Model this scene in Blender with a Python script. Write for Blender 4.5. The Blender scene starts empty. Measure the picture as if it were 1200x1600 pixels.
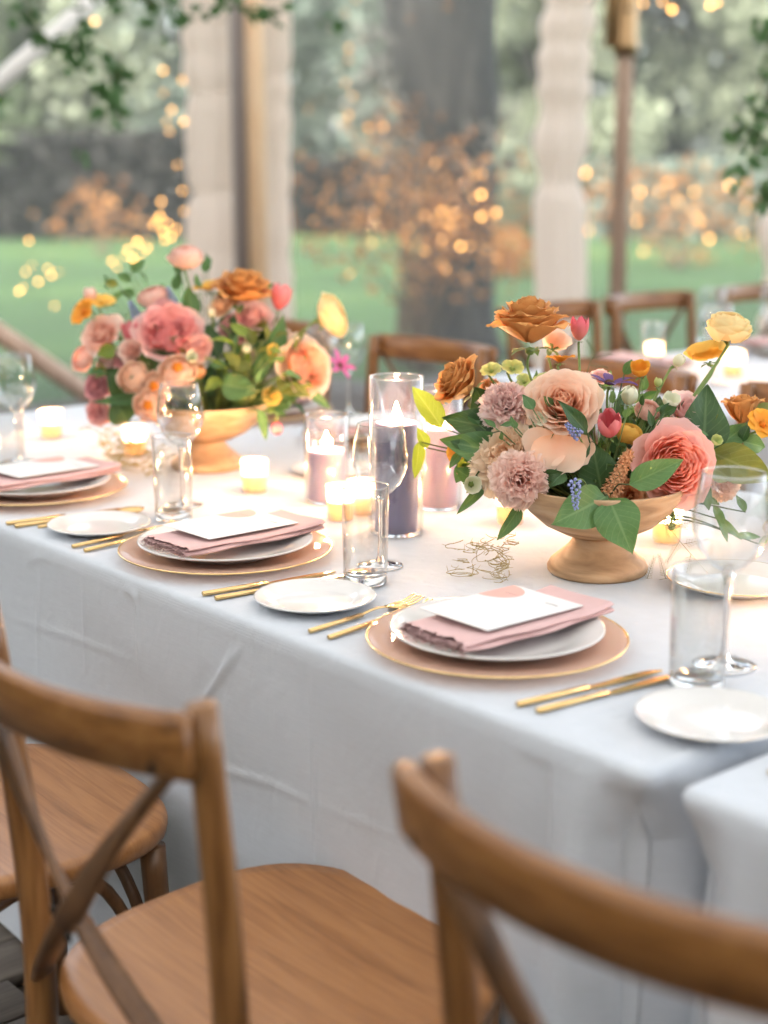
import bpy, math, random
import numpy as np
from mathutils import Vector, Matrix, Quaternion
S = bpy.context.scene
R = math.radians
rng = random.Random(7)
nr = np.random.default_rng(7)

# ------------------------------------------------------------------ camera
FPX, PITCH, CAMH = 2400.0, R(13), 1.36        # focal length in photo pixels (1200 wide), tilt, height
cd = bpy.data.cameras.new("camera"); cam = bpy.data.objects.new("camera", cd); S.collection.objects.link(cam)
cam.location = (0, 0, CAMH); cam.rotation_euler = (R(90) - PITCH, 0, 0)
cd.sensor_fit = 'HORIZONTAL'; cd.sensor_width = 41.5; cd.lens = FPX / 1200 * 41.5
cd.clip_start = .05; cd.clip_end = 500
cd.dof.use_dof = True; cd.dof.focus_distance = 2.24; cd.dof.aperture_fstop = 3.15
S.camera = cam
S.render.resolution_x, S.render.resolution_y = 768, 1024
S.render.engine = 'CYCLES'
c = S.cycles
c.use_denoising = True
c.max_bounces = 10; c.diffuse_bounces = 4; c.glossy_bounces = 5; c.transmission_bounces = 8; c.transparent_max_bounces = 40
c.sample_clamp_indirect = 6; c.sample_clamp_direct = 0
c.caustics_reflective = False; c.caustics_refractive = False; c.blur_glossy = .5

# ------------------------------------------------------------------ daylight (soft, end of day, cloudy)
w = bpy.data.worlds.new("World"); S.world = w; w.use_nodes = True
nt = w.node_tree; bg = nt.nodes['Background']
sky = nt.nodes.new('ShaderNodeTexSky'); sky.sky_type = 'NISHITA'; sky.sun_disc = False
SUN_EL, SUN_AZ = R(38), R(215)
sky.sun_elevation = SUN_EL; sky.sun_rotation = SUN_AZ; sky.air_density = 1.0; sky.dust_density = 3.0; sky.ozone_density = 1.0
hs = nt.nodes.new('ShaderNodeHueSaturation'); hs.inputs['Saturation'].default_value = .42
nt.links.new(sky.outputs[0], hs.inputs['Color']); nt.links.new(hs.outputs[0], bg.inputs['Color'])
bg.inputs['Strength'].default_value = .15
sl = bpy.data.lights.new("sun", 'SUN'); sl.energy = 1.5; sl.angle = R(60); sl.color = (1, .95, .88)
so = bpy.data.objects.new("sun", sl); S.collection.objects.link(so)
so.rotation_euler = (R(90) - SUN_EL, 0, R(180) - SUN_AZ)
S.view_settings.view_transform = 'Standard'; S.view_settings.look = 'None'
S.view_settings.gamma = 1; S.view_settings.use_curve_mapping = False
S.view_settings.exposure = 2.84

# ------------------------------------------------------------------ coordinates
def ray(x, y):
    a = (x - 600) / FPX; b = (800 - y) / FPX
    return np.array([a, math.cos(PITCH) + b * math.sin(PITCH), -math.sin(PITCH) + b * math.cos(PITCH)])
CP = np.array([0, 0, CAMH])
def at(x, y, z):                      # point where the sight line of a photo pixel meets height z
    d = ray(x, y); return CP + d * ((z - CAMH) / d[2])
def at_d(x, y, d):                    # point on a sight line at a depth
    return CP + ray(x, y) * d
FR, UP, BK = np.array([1., 0, 0]), np.array([0, math.sin(PITCH), math.cos(PITCH)]), np.array([0, -math.cos(PITCH), math.sin(PITCH)])
def vdir(r, u, t):                    # a direction given as right / up / towards the viewer's side
    d = FR * r + UP * u + BK * t; return d / np.linalg.norm(d)
TA = R(40.5)
U = np.array([-math.sin(TA), math.cos(TA), 0]); V = np.array([math.cos(TA), math.sin(TA), 0])   # along / across the tables
def W(u, v, z=0): return U * u + V * v + np.array([0, 0, z])
YAW = TA - R(90)                      # local +Y = V, local +X = -U
TZ = .75

# ------------------------------------------------------------------ materials
def mat(name, col=(.8, .8, .8), rough=.6, **k):
    m = bpy.data.materials.new(name); m.use_nodes = True
    b = m.node_tree.nodes['Principled BSDF']
    b.inputs['Base Color'].default_value = (*col, 1); b.inputs['Roughness'].default_value = rough
    for a, v in k.items(): b.inputs[a.replace('_', ' ')].default_value = v
    return m
def N(m, t): return m.node_tree.nodes.new(t)
def L(m, a, b): m.node_tree.links.new(a, b)
def PB(m): return m.node_tree.nodes['Principled BSDF']
def ramp(m, stops):
    r = N(m, 'ShaderNodeValToRGB'); e = r.color_ramp.elements
    while len(e) < len(stops): e.new(.5)
    for i, (p, col) in enumerate(stops): e[i].position = p; e[i].color = (*col, 1)
    return r
def coords(m, kind='Object', scale=(1, 1, 1)):
    t = N(m, 'ShaderNodeTexCoord'); mp = N(m, 'ShaderNodeMapping'); mp.inputs['Scale'].default_value = scale
    L(m, t.outputs[kind], mp.inputs[0]); return mp.outputs[0]
def noise(m, vec, scale, detail=3, dist=0):
    n = N(m, 'ShaderNodeTexNoise'); n.inputs['Scale'].default_value = scale; n.inputs['Detail'].default_value = detail
    n.inputs['Distortion'].default_value = dist
    if vec is not None: L(m, vec, n.inputs['Vector'])
    return n.outputs['Fac']
def bump(m, h, strength, dist=.001):
    b = N(m, 'ShaderNodeBump'); b.inputs['Strength'].default_value = strength; b.inputs['Distance'].default_value = dist
    L(m, h, b.inputs['Height']); L(m, b.outputs[0], PB(m).inputs['Normal']); return b
def mixc(m, f, a, b, mode='MIX'):
    x = N(m, 'ShaderNodeMix'); x.data_type = 'RGBA'; x.blend_type = mode
    for s, v in ((0, f), (6, a), (7, b)):
        if isinstance(v, tuple): x.inputs[s].default_value = (*v, 1)
        elif isinstance(v, (int, float)): x.inputs[s].default_value = v
        else: L(m, v, x.inputs[s])
    return x.outputs[2]
def translucent(m, colour, f):
    tr = N(m, 'ShaderNodeBsdfTranslucent'); mx = N(m, 'ShaderNodeMixShader'); mx.inputs[0].default_value = f
    if isinstance(colour, tuple): tr.inputs[0].default_value = (*colour, 1)
    else: L(m, colour, tr.inputs[0])
    L(m, PB(m).outputs[0], mx.inputs[1]); L(m, tr.outputs[0], mx.inputs[2])
    L(m, mx.outputs[0], m.node_tree.nodes['Material Output'].inputs[0])

def petal_mat(name, deep, pale, tr=.3, streak=.12):
    m = mat(name, pale, .55); PB(m).inputs['Specular IOR Level'].default_value = .25
    uv = N(m, 'ShaderNodeUVMap'); sp = N(m, 'ShaderNodeSeparateXYZ'); L(m, uv.outputs[0], sp.inputs[0])
    # y = base to tip of the petal (0..1), x = how far out in the bloom the petal sits (0..1)
    a = N(m, 'ShaderNodeMath'); a.operation = 'MULTIPLY_ADD'; L(m, sp.outputs[1], a.inputs[0]); a.inputs[1].default_value = .58
    b = N(m, 'ShaderNodeMath'); b.operation = 'MULTIPLY'; L(m, sp.outputs[0], b.inputs[0]); b.inputs[1].default_value = .36
    L(m, b.outputs[0], a.inputs[2])
    n = noise(m, coords(m, 'Object', (1, 1, 1)), 60, 3)
    s = N(m, 'ShaderNodeMath'); s.operation = 'MULTIPLY_ADD'; L(m, n, s.inputs[0]); s.inputs[1].default_value = streak * 2; L(m, a.outputs[0], s.inputs[2])
    r = ramp(m, [(.10, deep), (.58, tuple(x * .45 + y * .55 for x, y in zip(deep, pale))), (1.0, pale)])
    L(m, s.outputs[0], r.inputs[0]); L(m, r.outputs[0], PB(m).inputs['Base Color'])
    translucent(m, r.outputs[0], tr)
    return m
def leaf_mat(name, col, vein, tr=.25, rough=.42):
    m = mat(name, col, rough); PB(m).inputs['Specular IOR Level'].default_value = .35
    uv = N(m, 'ShaderNodeUVMap'); sp = N(m, 'ShaderNodeSeparateXYZ'); L(m, uv.outputs[0], sp.inputs[0])
    ab = N(m, 'ShaderNodeMath'); ab.operation = 'ABSOLUTE'; L(m, sp.outputs[0], ab.inputs[0])       # 0 at the midrib
    ph = N(m, 'ShaderNodeMath'); ph.operation = 'MULTIPLY_ADD'; L(m, ab.outputs[0], ph.inputs[0]); ph.inputs[1].default_value = -.32; L(m, sp.outputs[1], ph.inputs[2])
    sn = N(m, 'ShaderNodeMath'); sn.operation = 'MULTIPLY'; L(m, ph.outputs[0], sn.inputs[0]); sn.inputs[1].default_value = 50
    si = N(m, 'ShaderNodeMath'); si.operation = 'SINE'; L(m, sn.outputs[0], si.inputs[0])
    vr = ramp(m, [(.90, (0, 0, 0)), (.99, (.55, .55, .55))]); L(m, si.outputs[0], vr.inputs[0])
    mr = ramp(m, [(.0, (1, 1, 1)), (.05, (.7, .7, .7)), (.08, (0, 0, 0))]); L(m, ab.outputs[0], mr.inputs[0])
    mx = N(m, 'ShaderNodeMath'); mx.operation = 'MAXIMUM'; L(m, vr.outputs[0], mx.inputs[0]); L(m, mr.outputs[0], mx.inputs[1])
    big = noise(m, coords(m, 'Object'), 25, 4)
    base = mixc(m, big, tuple(x * .78 for x in col), tuple(min(1, x * 1.25) for x in col))
    colr = mixc(m, mx.outputs[0], base, vein); L(m, colr, PB(m).inputs['Base Color'])
    bump(m, mx.outputs[0], -.25, .0006)
    translucent(m, mixc(m, .5, colr, tuple(min(1, x * y) for x, y in zip(col, (2.6, 2.2, .8)))), tr)
    return m
def wood_mat(name, a, b, c3, rough=.42, scale=(38, 38, 3.2)):
    m = mat(name, b, rough)
    v = coords(m, 'Object', scale)
    g = noise(m, v, 1.0, 6, 1.2); f = noise(m, coords(m, 'Object', (scale[0] * 8, scale[1] * 8, scale[2] * 3)), 1.0, 3)
    mm = N(m, 'ShaderNodeMath'); mm.operation = 'MULTIPLY_ADD'; L(m, f, mm.inputs[0]); mm.inputs[1].default_value = .35; L(m, g, mm.inputs[2])
    r = ramp(m, [(.44, a), (.62, b), (.80, c3)]); L(m, mm.outputs[0], r.inputs[0]); L(m, r.outputs[0], PB(m).inputs['Base Color'])
    bump(m, f, .12, .0006); return m
def glass_mat(name, tint=(1, 1, 1), haze=0.0, hazecol=(1, 1, 1), ior=1.5, fall=5):
    m = bpy.data.materials.new(name); m.use_nodes = True; t = m.node_tree
    t.nodes.remove(PB(m)); out = t.nodes['Material Output']
    tr = N(m, 'ShaderNodeBsdfTransparent'); tr.inputs[0].default_value = (*tint, 1)
    gl = N(m, 'ShaderNodeBsdfGlossy'); gl.inputs['Roughness'].default_value = .02
    lw = N(m, 'ShaderNodeLayerWeight'); lw.inputs['Blend'].default_value = .5      # Schlick's curve, the same from both sides
    pw = N(m, 'ShaderNodeMath'); pw.operation = 'POWER'; L(m, lw.outputs['Facing'], pw.inputs[0]); pw.inputs[1].default_value = fall
    f0 = ((ior - 1) / (ior + 1)) ** 2; fr = N(m, 'ShaderNodeMath'); fr.operation = 'MULTIPLY_ADD'; L(m, pw.outputs[0], fr.inputs[0]); fr.inputs[1].default_value = 1 - f0; fr.inputs[2].default_value = f0
    mx = N(m, 'ShaderNodeMixShader'); L(m, fr.outputs[0], mx.inputs[0]); L(m, tr.outputs[0], mx.inputs[1]); L(m, gl.outputs[0], mx.inputs[2])
    last = mx
    if haze:
        di = N(m, 'ShaderNodeBsdfDiffuse'); di.inputs[0].default_value = (*hazecol, 1)
        tl = N(m, 'ShaderNodeBsdfTranslucent'); tl.inputs[0].default_value = (*hazecol, 1)
        m1 = N(m, 'ShaderNodeMixShader'); m1.inputs[0].default_value = .5; L(m, di.outputs[0], m1.inputs[1]); L(m, tl.outputs[0], m1.inputs[2])
        m2 = N(m, 'ShaderNodeMixShader'); m2.inputs[0].default_value = haze; L(m, mx.outputs[0], m2.inputs[1]); L(m, m1.outputs[0], m2.inputs[2]); last = m2
    L(m, last.outputs[0], out.inputs[0]); return m
def emit_mat(name, col, s):
    m = mat(name, (0, 0, 0), 1); PB(m).inputs['Emission Color'].default_value = (*col, 1); PB(m).inputs['Emission Strength'].default_value = s; return m

M = {}
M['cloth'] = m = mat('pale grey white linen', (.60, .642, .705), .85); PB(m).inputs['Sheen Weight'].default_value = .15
v = coords(m, 'Object'); wv = []
for ax in ('X', 'Y', 'Z'):
    x = N(m, 'ShaderNodeTexWave'); x.bands_direction = ax; x.inputs['Scale'].default_value = 330 if ax != 'Z' else 300
    x.inputs['Distortion'].default_value = 1.2; x.inputs['Detail Scale'].default_value = 3; L(m, v, x.inputs['Vector']); wv.append(x.outputs['Fac'])
s1 = N(m, 'ShaderNodeMath'); L(m, wv[0], s1.inputs[0]); L(m, wv[1], s1.inputs[1]); s2 = N(m, 'ShaderNodeMath'); L(m, s1.outputs[0], s2.inputs[0]); L(m, wv[2], s2.inputs[1])
sl_n = noise(m, coords(m, 'Object', (40, 40, 400)), 1, 3)
s3 = N(m, 'ShaderNodeMath'); L(m, s2.outputs[0], s3.inputs[0]); L(m, sl_n, s3.inputs[1])
b1 = bump(m, s3.outputs[0], .3, .0008)
wr = N(m, 'ShaderNodeMath'); L(m, noise(m, coords(m, 'Object', (1, 1, .6)), 7, 3, .6), wr.inputs[0]); L(m, noise(m, coords(m, 'Object', (1, 1, .5)), 26, 3, 1.0), wr.inputs[1])
b2 = N(m, 'ShaderNodeBump'); b2.inputs['Strength'].default_value = .32; b2.inputs['Distance'].default_value = .006; L(m, wr.outputs[0], b2.inputs['Height']); L(m, b2.outputs[0], b1.inputs['Normal'])
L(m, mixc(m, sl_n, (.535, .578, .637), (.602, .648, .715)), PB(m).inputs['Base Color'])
M['wood'] = wood_mat('chestnut stained beech', (.085, .032, .008), (.17, .07, .019), (.26, .12, .038), .32, (30, 30, 3))
M['railwood'] = wood_mat('chestnut stained bentwood', (.10, .037, .009), (.20, .08, .02), (.29, .13, .04), .32, (2.6, 34, 42))
M['wood_dark'] = wood_mat('worn brown beech', (.05, .022, .009), (.105, .047, .018), (.16, .075, .03), .38, (26, 26, 4))
M['seatwood'] = wood_mat('oiled ash veneer', (.22, .09, .027), (.30, .128, .042), (.36, .165, .058), .34, (3.2, 60, 40))
M['bolt'] = mat('dark bolt', (.03, .028, .025), .5, Metallic=.8)
M['plank'] = wood_mat('weathered deck board', (.045, .036, .030), (.085, .070, .058), (.13, .11, .09), .7, (30, 2.2, 30))
M['porcelain'] = mat('white porcelain', (.69, .685, .68), .1)
M['gold'] = mat('brushed gold', (.83, .57, .26), .24, Metallic=1.0)
M['goldrim'] = mat('gold rim', (.86, .62, .30), .25, Metallic=1.0)
M['charger'] = glass_mat('blush glass', (.995, .90, .83), .42, (.98, .70, .57))
M['glass'] = glass_mat('clear glass', (.975, .98, .98), ior=1.75, fall=3.2)
M['tumblerglass'] = glass_mat('pressed clear glass', (.965, .972, .972), ior=1.75, fall=2.8)
M['glassbase'] = mat('thick clear glass', (.97, .98, .98), .02, Transmission_Weight=1.0, IOR=1.45)
M['frost'] = glass_mat('frosted votive glass', (1, .96, .9), .38, (.95, .88, .74))
M['napkin'] = m = mat('dusty rose linen', (.6, .4, .39), .9)
nn = noise(m, coords(m, 'Object', (500, 500, 500)), 1, 2); bump(m, nn, .4, .0008)
L(m, mixc(m, noise(m, coords(m, 'Object'), 30, 3), (.58, .375, .37), (.67, .46, .455)), PB(m).inputs['Base Color'])
M['card'] = mat('white card', (.73, .735, .74), .7)
M['pinkwash'] = m = mat('pink watercolour print', (.78, .42, .37), .7)
L(m, mixc(m, noise(m, coords(m, 'Object'), 40, 3), (.80, .45, .40), (.72, .38, .34)), PB(m).inputs['Base Color'])
M['ink'] = mat('pale grey ink', (.45, .42, .42), .8)
M['wax_purple'] = mat('dusky purple wax', (.20, .17, .31), .45, Subsurface_Weight=.25, Subsurface_Scale=.006); PB(M['wax_purple']).inputs['Subsurface Radius'].default_value = (1, .6, .6)
M['wax_mauve'] = mat('mauve wax', (.29, .23, .36), .45, Subsurface_Weight=.25, Subsurface_Scale=.006)
M['wax_pink'] = mat('rose wax', (.33, .25, .36), .45, Subsurface_Weight=.25, Subsurface_Scale=.006)
M['wax_white'] = mat('white wax', (.85, .78, .66), .5); translucent(M['wax_white'], (.95, .8, .55), .5)
M['wick'] = mat('burnt wick', (.02, .015, .01), .9)
M['flame'] = emit_mat('candle flame', (1, .62, .25), 55)
M['bulb'] = emit_mat('warm reflection bulb', (1, .47, .12), 3.2)  # glowing bulbs that imitate lamps mirrored in the clear tent wall
M['bulbdim'] = emit_mat('dim amber reflection bulb', (1, .42, .12), .3)
M['bulbmid'] = emit_mat('soft amber reflection bulb', (1, .45, .13), 1.3)
M['wire'] = mat('dark green wire', (.02, .025, .02), .6)
m = M['bowl'] = mat('turned mango wood', (.4, .28, .2), .6)
v = coords(m, 'Object', (9, 9, 42)); g = noise(m, v, 1, 5, .8); r = ramp(m, [(.3, (.27, .15, .075)), (.5, (.48, .30, .16)), (.7, (.60, .43, .28))]); L(m, g, r.inputs[0]); L(m, r.outputs[0], PB(m).inputs['Base Color']); bump(m, g, .2, .001)
m = M['grass'] = mat('lawn', (.12, .26, .08), .9)
g = noise(m, coords(m, 'Object'), .22, 7); r = ramp(m, [(.36, (.026, .062, .012)), (.55, (.038, .088, .017)), (.66, (.085, .125, .026))]); L(m, g, r.inputs[0]); L(m, r.outputs[0], PB(m).inputs['Base Color'])  # grass tone varies; its contrast also puts soft shadows into the colour
bump(m, noise(m, coords(m, 'Object'), 60, 4), .8, .03)
m = M['bark'] = mat('grey bark', (.08, .075, .07), .9)
v = coords(m, 'Object', (9, 9, 1.6)); g = noise(m, v, 1, 6, .6); r = ramp(m, [(.35, (.006, .006, .005)), (.55, (.019, .017, .015)), (.8, (.07, .06, .052))]); L(m, g, r.inputs[0]); L(m, r.outputs[0], PB(m).inputs['Base Color']); bump(m, g, 1, .04)
M['stemwood'] = mat('brown twig', (.09, .055, .03), .8)
M['pole'] = wood_mat('varnished pole', (.30, .19, .13), (.46, .31, .23), (.56, .40, .31), .5, (30, 30, 2))
M['glowpole'] = wood_mat('pole with lamp glow in its colour', (.80, .50, .28), (.90, .62, .38), (.94, .70, .48), .45, (30, 30, 2))  # warm lamp light on this pole is put into its colour
M['greypole'] = mat('grey painted pole', (.32, .28, .27), .5)
M['brass'] = mat('brass fitting', (.42, .27, .14), .35, Metallic=.9)
M['darkmetal'] = mat('dark bracket', (.02, .018, .016), .5, Metallic=.6)
M['whitepaint'] = mat('white painted steel', (.80, .78, .76), .4)
M['drape'] = m = mat('ivory voile', (.93, .85, .79), .9); translucent(m, (.97, .87, .79), .6)
M['canopy'] = m = mat('white sailcloth', (.78, .765, .745), .8); translucent(m, (.82, .79, .755), .265)
M['vinyl'] = glass_mat('clear tent vinyl', (.93, .95, .94), .115, (.90, .91, .89), 1.35)
def foliage_mat(name, a, b, tr=.3):
    m = mat(name, a, .6); PB(m).inputs['Specular IOR Level'].default_value = .25
    g = N(m, 'ShaderNodeNewGeometry'); n = noise(m, coords(m, 'Object'), .9, 2)
    mm = N(m, 'ShaderNodeMath'); mm.operation = 'MULTIPLY_ADD'; L(m, g.outputs['Random Per Island'], mm.inputs[0]); mm.inputs[1].default_value = .55
    ad = N(m, 'ShaderNodeMath'); ad.operation = 'MULTIPLY'; L(m, n, ad.inputs[0]); ad.inputs[1].default_value = .5; L(m, ad.outputs[0], mm.inputs[2])
    r = ramp(m, [(.15, a), (.8, b)]); L(m, mm.outputs[0], r.inputs[0]); L(m, r.outputs[0], PB(m).inputs['Base Color'])
    translucent(m, r.outputs[0], tr); return m
M['tree_mid'] = foliage_mat('mid green tree leaves', (.105, .135, .07), (.20, .24, .135))
M['tree_blue'] = foliage_mat('blue green tree leaves', (.115, .145, .115), (.215, .25, .20))
M['tree_pale'] = foliage_mat('pale spring leaves', (.22, .245, .165), (.34, .365, .255))
M['tree_grey'] = foliage_mat('grey brown twigs and buds', (.12, .115, .10), (.24, .225, .20))
M['hedge'] = foliage_mat('dark clipped hedge leaves', (.012, .013, .012), (.042, .038, .033))
M['yew'] = foliage_mat('dark leaves of added hedges', (.012, .02, .012), (.04, .055, .03))  # foliage of the hedges added to block side light
M['copper'] = foliage_mat('orange leaves for reflected glow', (.24, .085, .03), (.58, .26, .085), .45)  # leaf colour stands in for the orange reflection in the tent wall
M['ivy'] = foliage_mat('dark smilax leaves', (.03, .085, .028), (.10, .20, .07))

# flowers
PM = {}
for k, d, p, t in [('toffee', (.46, .13, .02), (.80, .42, .15), .3), ('peach', (.99, .38, .11), (.98, .80, .66), .45),
        ('coral', (.98, .32, .09), (.96, .60, .56), .42), ('hotpink', (.90, .22, .30), (.97, .68, .63), .4), ('blush', (.90, .44, .32), (.93, .74, .66), .35),
        ('blushorange', (.84, .36, .10), (.92, .74, .62), .3), ('mauve', (.86, .48, .45), (.98, .82, .77), .42), ('dusty', (.90, .42, .34), (.98, .79, .70), .42), ('cream', (.96, .48, .17), (.96, .84, .68), .42),
        ('lemon', (.88, .56, .14), (.94, .84, .52), .34), ('yellow', (.85, .50, .07), (.90, .66, .18), .35), ('orange', (.75, .24, .02), (.88, .46, .06), .35),
        ('tulip', (.80, .42, .30), (.74, .12, .19), .3), ('tulip2', (.70, .10, .14), (.82, .30, .32), .3), ('lime', (.42, .52, .14), (.66, .72, .34), .4), ('white', (.66, .70, .42), (.84, .84, .70), .35),
        ('purple', (.07, .03, .13), (.14, .07, .25), .2), ('apricot', (.72, .30, .12), (.85, .52, .30), .3), ('rosepink', (.90, .44, .43), (.96, .72, .68), .4), ('berry', (.60, .18, .22), (.82, .44, .46), .3), ('magenta', (.45, .06, .25), (.6, .15, .36), .25)]:
    PM[k] = petal_mat(k + ' petals', d, p, t)
M['anther'] = mat('dark flower centre', (.10, .04, .015), .8)
M['muscari'] = mat('blue muscari bells', (.27, .31, .58), .5)
LM = {'dark': leaf_mat('dark green leaf', (.036, .085, .028), (.09, .16, .06), .18), 'mid': leaf_mat('mid green leaf', (.075, .165, .06), (.15, .26, .11), .25),
      'fresh': leaf_mat('fresh green leaf', (.10, .21, .075), (.19, .32, .13), .28), 'lime': leaf_mat('lime green leaf', (.17, .26, .045), (.26, .34, .10), .38),
      'olive': leaf_mat('olive leaf', (.15, .18, .035), (.24, .27, .09), .3)}
M['stem'] = mat('green stem', (.17, .26, .07), .55)
M['stemdark'] = mat('dark green stem', (.07, .11, .035), .6)
M['twig'] = mat('dry vine', (.36, .30, .13), .8)
M['fern'] = mat('asparagus fern', (.22, .22, .12), .8)

# ------------------------------------------------------------------ building helpers
def mesh(name, verts, faces, m, uvs=None, smooth=True, loose=False):
    d = bpy.data.meshes.new(name)
    d.from_pydata([tuple(map(float, p)) for p in verts], [], [tuple(map(int, f)) for f in faces])
    if uvs is not None:
        lay = d.uv_layers.new(name='UVMap'); vi = np.zeros(len(d.loops), dtype=np.int32); d.loops.foreach_get('vertex_index', vi)
        lay.data.foreach_set('uv', np.asarray(uvs, dtype=np.float32)[vi].ravel())
    d.materials.append(m)
    if smooth: d.polygons.foreach_set('use_smooth', [True] * len(d.polygons))
    d.update(); return d
def obj(name, d, parent=None, loc=None, rot=None, scale=None, stuff=False):
    o = bpy.data.objects.new(name, d); S.collection.objects.link(o)
    if parent is not None: o.parent = parent
    if loc is not None: o.location = tuple(map(float, loc))
    if rot is not None:
        if isinstance(rot, Quaternion): o.rotation_mode = 'QUATERNION'; o.rotation_quaternion = rot
        else: o.rotation_euler = rot
    if scale is not None: o.scale = (scale,) * 3 if isinstance(scale, (int, float)) else scale
    if stuff: o['kind'] = 'stuff'
    return o
def tag(o, label, cat, group=None):
    o['label'] = label; o['category'] = cat
    if group: o['group'] = group
    return o
def thing(name, label, cat, loc=(0, 0, 0), rz=0, group=None):
    o = obj(name, None, None, loc, (0, 0, rz)); o.empty_display_size = .02
    return tag(o, label, cat, group)
def copy_tree(o, label=None, loc=None, rz=None):
    r = o.copy(); S.collection.objects.link(r)
    if label: r['label'] = label
    if loc is not None: r.location = tuple(map(float, loc))
    if rz is not None: r.rotation_euler = (0, 0, rz)
    def kids(a, b):
        for ch in list(a.children):
            q = ch.copy(); S.collection.objects.link(q); q.parent = b; kids(ch, q)
    kids(o, r); return r
class G:                                   # a bag of faces
    def __init__(s): s.v = []; s.f = []; s.uv = []
    def add(s, v, f, uv=None):
        n = len(s.v); s.v += [tuple(p) for p in v]; s.f += [tuple(i + n for i in q) for q in f]
        s.uv += [tuple(p) for p in uv] if uv is not None else [(0, 0)] * len(v)
        return s
    def mesh(s, name, m, smooth=True): return mesh(name, s.v, s.f, m, s.uv, smooth)
def tube(pts, r0, r1=None, n=6, cap=True, prof=None):
    pts = [np.array(p, float) for p in pts]; r1 = r0 if r1 is None else r1; k = len(pts); vs = []; fs = []
    nrm = None
    for i, p in enumerate(pts):
        t = pts[min(i + 1, k - 1)] - pts[max(i - 1, 0)]; t = t / (np.linalg.norm(t) + 1e-12)
        if nrm is None: nrm = np.cross(t, [0, 0, 1] if abs(t[2]) < .9 else [1, 0, 0])
        nrm = nrm - t * (nrm @ t); nrm /= np.linalg.norm(nrm) + 1e-12; b = np.cross(t, nrm)
        r = r0 + (r1 - r0) * i / (k - 1) if prof is None else prof[i]
        for j in range(n):
            a = 2 * math.pi * j / n; vs.append(p + (nrm * math.cos(a) + b * math.sin(a)) * r)
    for i in range(k - 1):
        for j in range(n): fs.append((i * n + j, i * n + (j + 1) % n, (i + 1) * n + (j + 1) % n, (i + 1) * n + j))
    if cap: fs.append(tuple(range(n))[::-1]); fs.append(tuple((k - 1) * n + j for j in range(n)))
    return vs, fs
def strip(pts, wid, th, wdir, bev=.25):      # a flat bar swept along a path; wdir = direction of its width
    pts = [np.array(p, float) for p in pts]; k = len(pts); vs = []; fs = []
    b = th * bev; ring = [(-wid / 2 + b, -th / 2), (wid / 2 - b, -th / 2), (wid / 2, -th / 2 + b), (wid / 2, th / 2 - b), (wid / 2 - b, th / 2), (-wid / 2 + b, th / 2), (-wid / 2, th / 2 - b), (-wid / 2, -th / 2 + b)]
    for i, p in enumerate(pts):
        t = pts[min(i + 1, k - 1)] - pts[max(i - 1, 0)]; t /= np.linalg.norm(t)
        wd = np.array(wdir, float); wd -= t * (wd @ t); wd /= np.linalg.norm(wd); nn_ = np.cross(t, wd)
        for a, c_ in ring: vs.append(p + wd * a + nn_ * c_)
    n = 8
    for i in range(k - 1):
        for j in range(n): fs.append((i * n + j, i * n + (j + 1) % n, (i + 1) * n + (j + 1) % n, (i + 1) * n + j))
    fs.append(tuple(range(n))[::-1]); fs.append(tuple((k - 1) * n + j for j in range(n)))
    return vs, fs
def lathe(prof, n=40, wob=None):
    vs = []; fs = []; k = len(prof)
    for r, z in prof:
        for j in range(n):
            a = 2 * math.pi * j / n; q = r if wob is None else r * (1 + wob(a, z)); vs.append((q * math.cos(a), q * math.sin(a), z))
    for i in range(k - 1):
        for j in range(n): fs.append((i * n + j, i * n + (j + 1) % n, (i + 1) * n + (j + 1) % n, (i + 1) * n + j))
    if prof[0][0] > 1e-5: fs.append(tuple(range(n))[::-1])
    if prof[-1][0] > 1e-5: fs.append(tuple((k - 1) * n + j for j in range(n)))
    return vs, fs
def lathe_open(prof, n=40):
    v, f = lathe(prof, n)
    return v, [q for q in f if len(q) == 4]
def box(x0, x1, y0, y1, z0, z1, b=0):
    if not b:
        v = [(x, y, z) for z in (z0, z1) for y in (y0, y1) for x in (x0, x1)]
        return v, [(0, 2, 3, 1), (4, 5, 7, 6), (0, 1, 5, 4), (2, 6, 7, 3), (0, 4, 6, 2), (1, 3, 7, 5)]
    v = []
    for z, i in ((z0, b), (z0 + b, 0), (z1 - b, 0), (z1, b)):
        for x, y in ((x0 + i, y0 + i), (x1 - i, y0 + i), (x1 - i, y1 - i), (x0 + i, y1 - i)): v.append((x, y, z))
    f = [(3, 2, 1, 0), (12, 13, 14, 15)]
    for r in range(3):
        for j in range(4): f.append((r * 4 + j, r * 4 + (j + 1) % 4, r * 4 + 4 + (j + 1) % 4, r * 4 + 4 + j))
    return v, f
def smoothline(pts, n=24):                  # Catmull-Rom through points
    P = [np.array(p, float) for p in pts]; P = [2 * P[0] - P[1]] + P + [2 * P[-1] - P[-2]]; out = []
    seg = len(P) - 3
    for i in range(n + 1):
        s = min(i / n * seg, seg - 1e-9); k = int(s); t = s - k; a, b, c_, d = P[k:k + 4]
        out.append(.5 * ((2 * b) + (c_ - a) * t + (2 * a - 5 * b + 4 * c_ - d) * t * t + (3 * b - a - 3 * c_ + d) * t ** 3))
    return out
def face_dir(d):                            # quaternion that turns local +Z to a direction
    return Vector(tuple(map(float, d))).to_track_quat('Z', 'Y')

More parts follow.
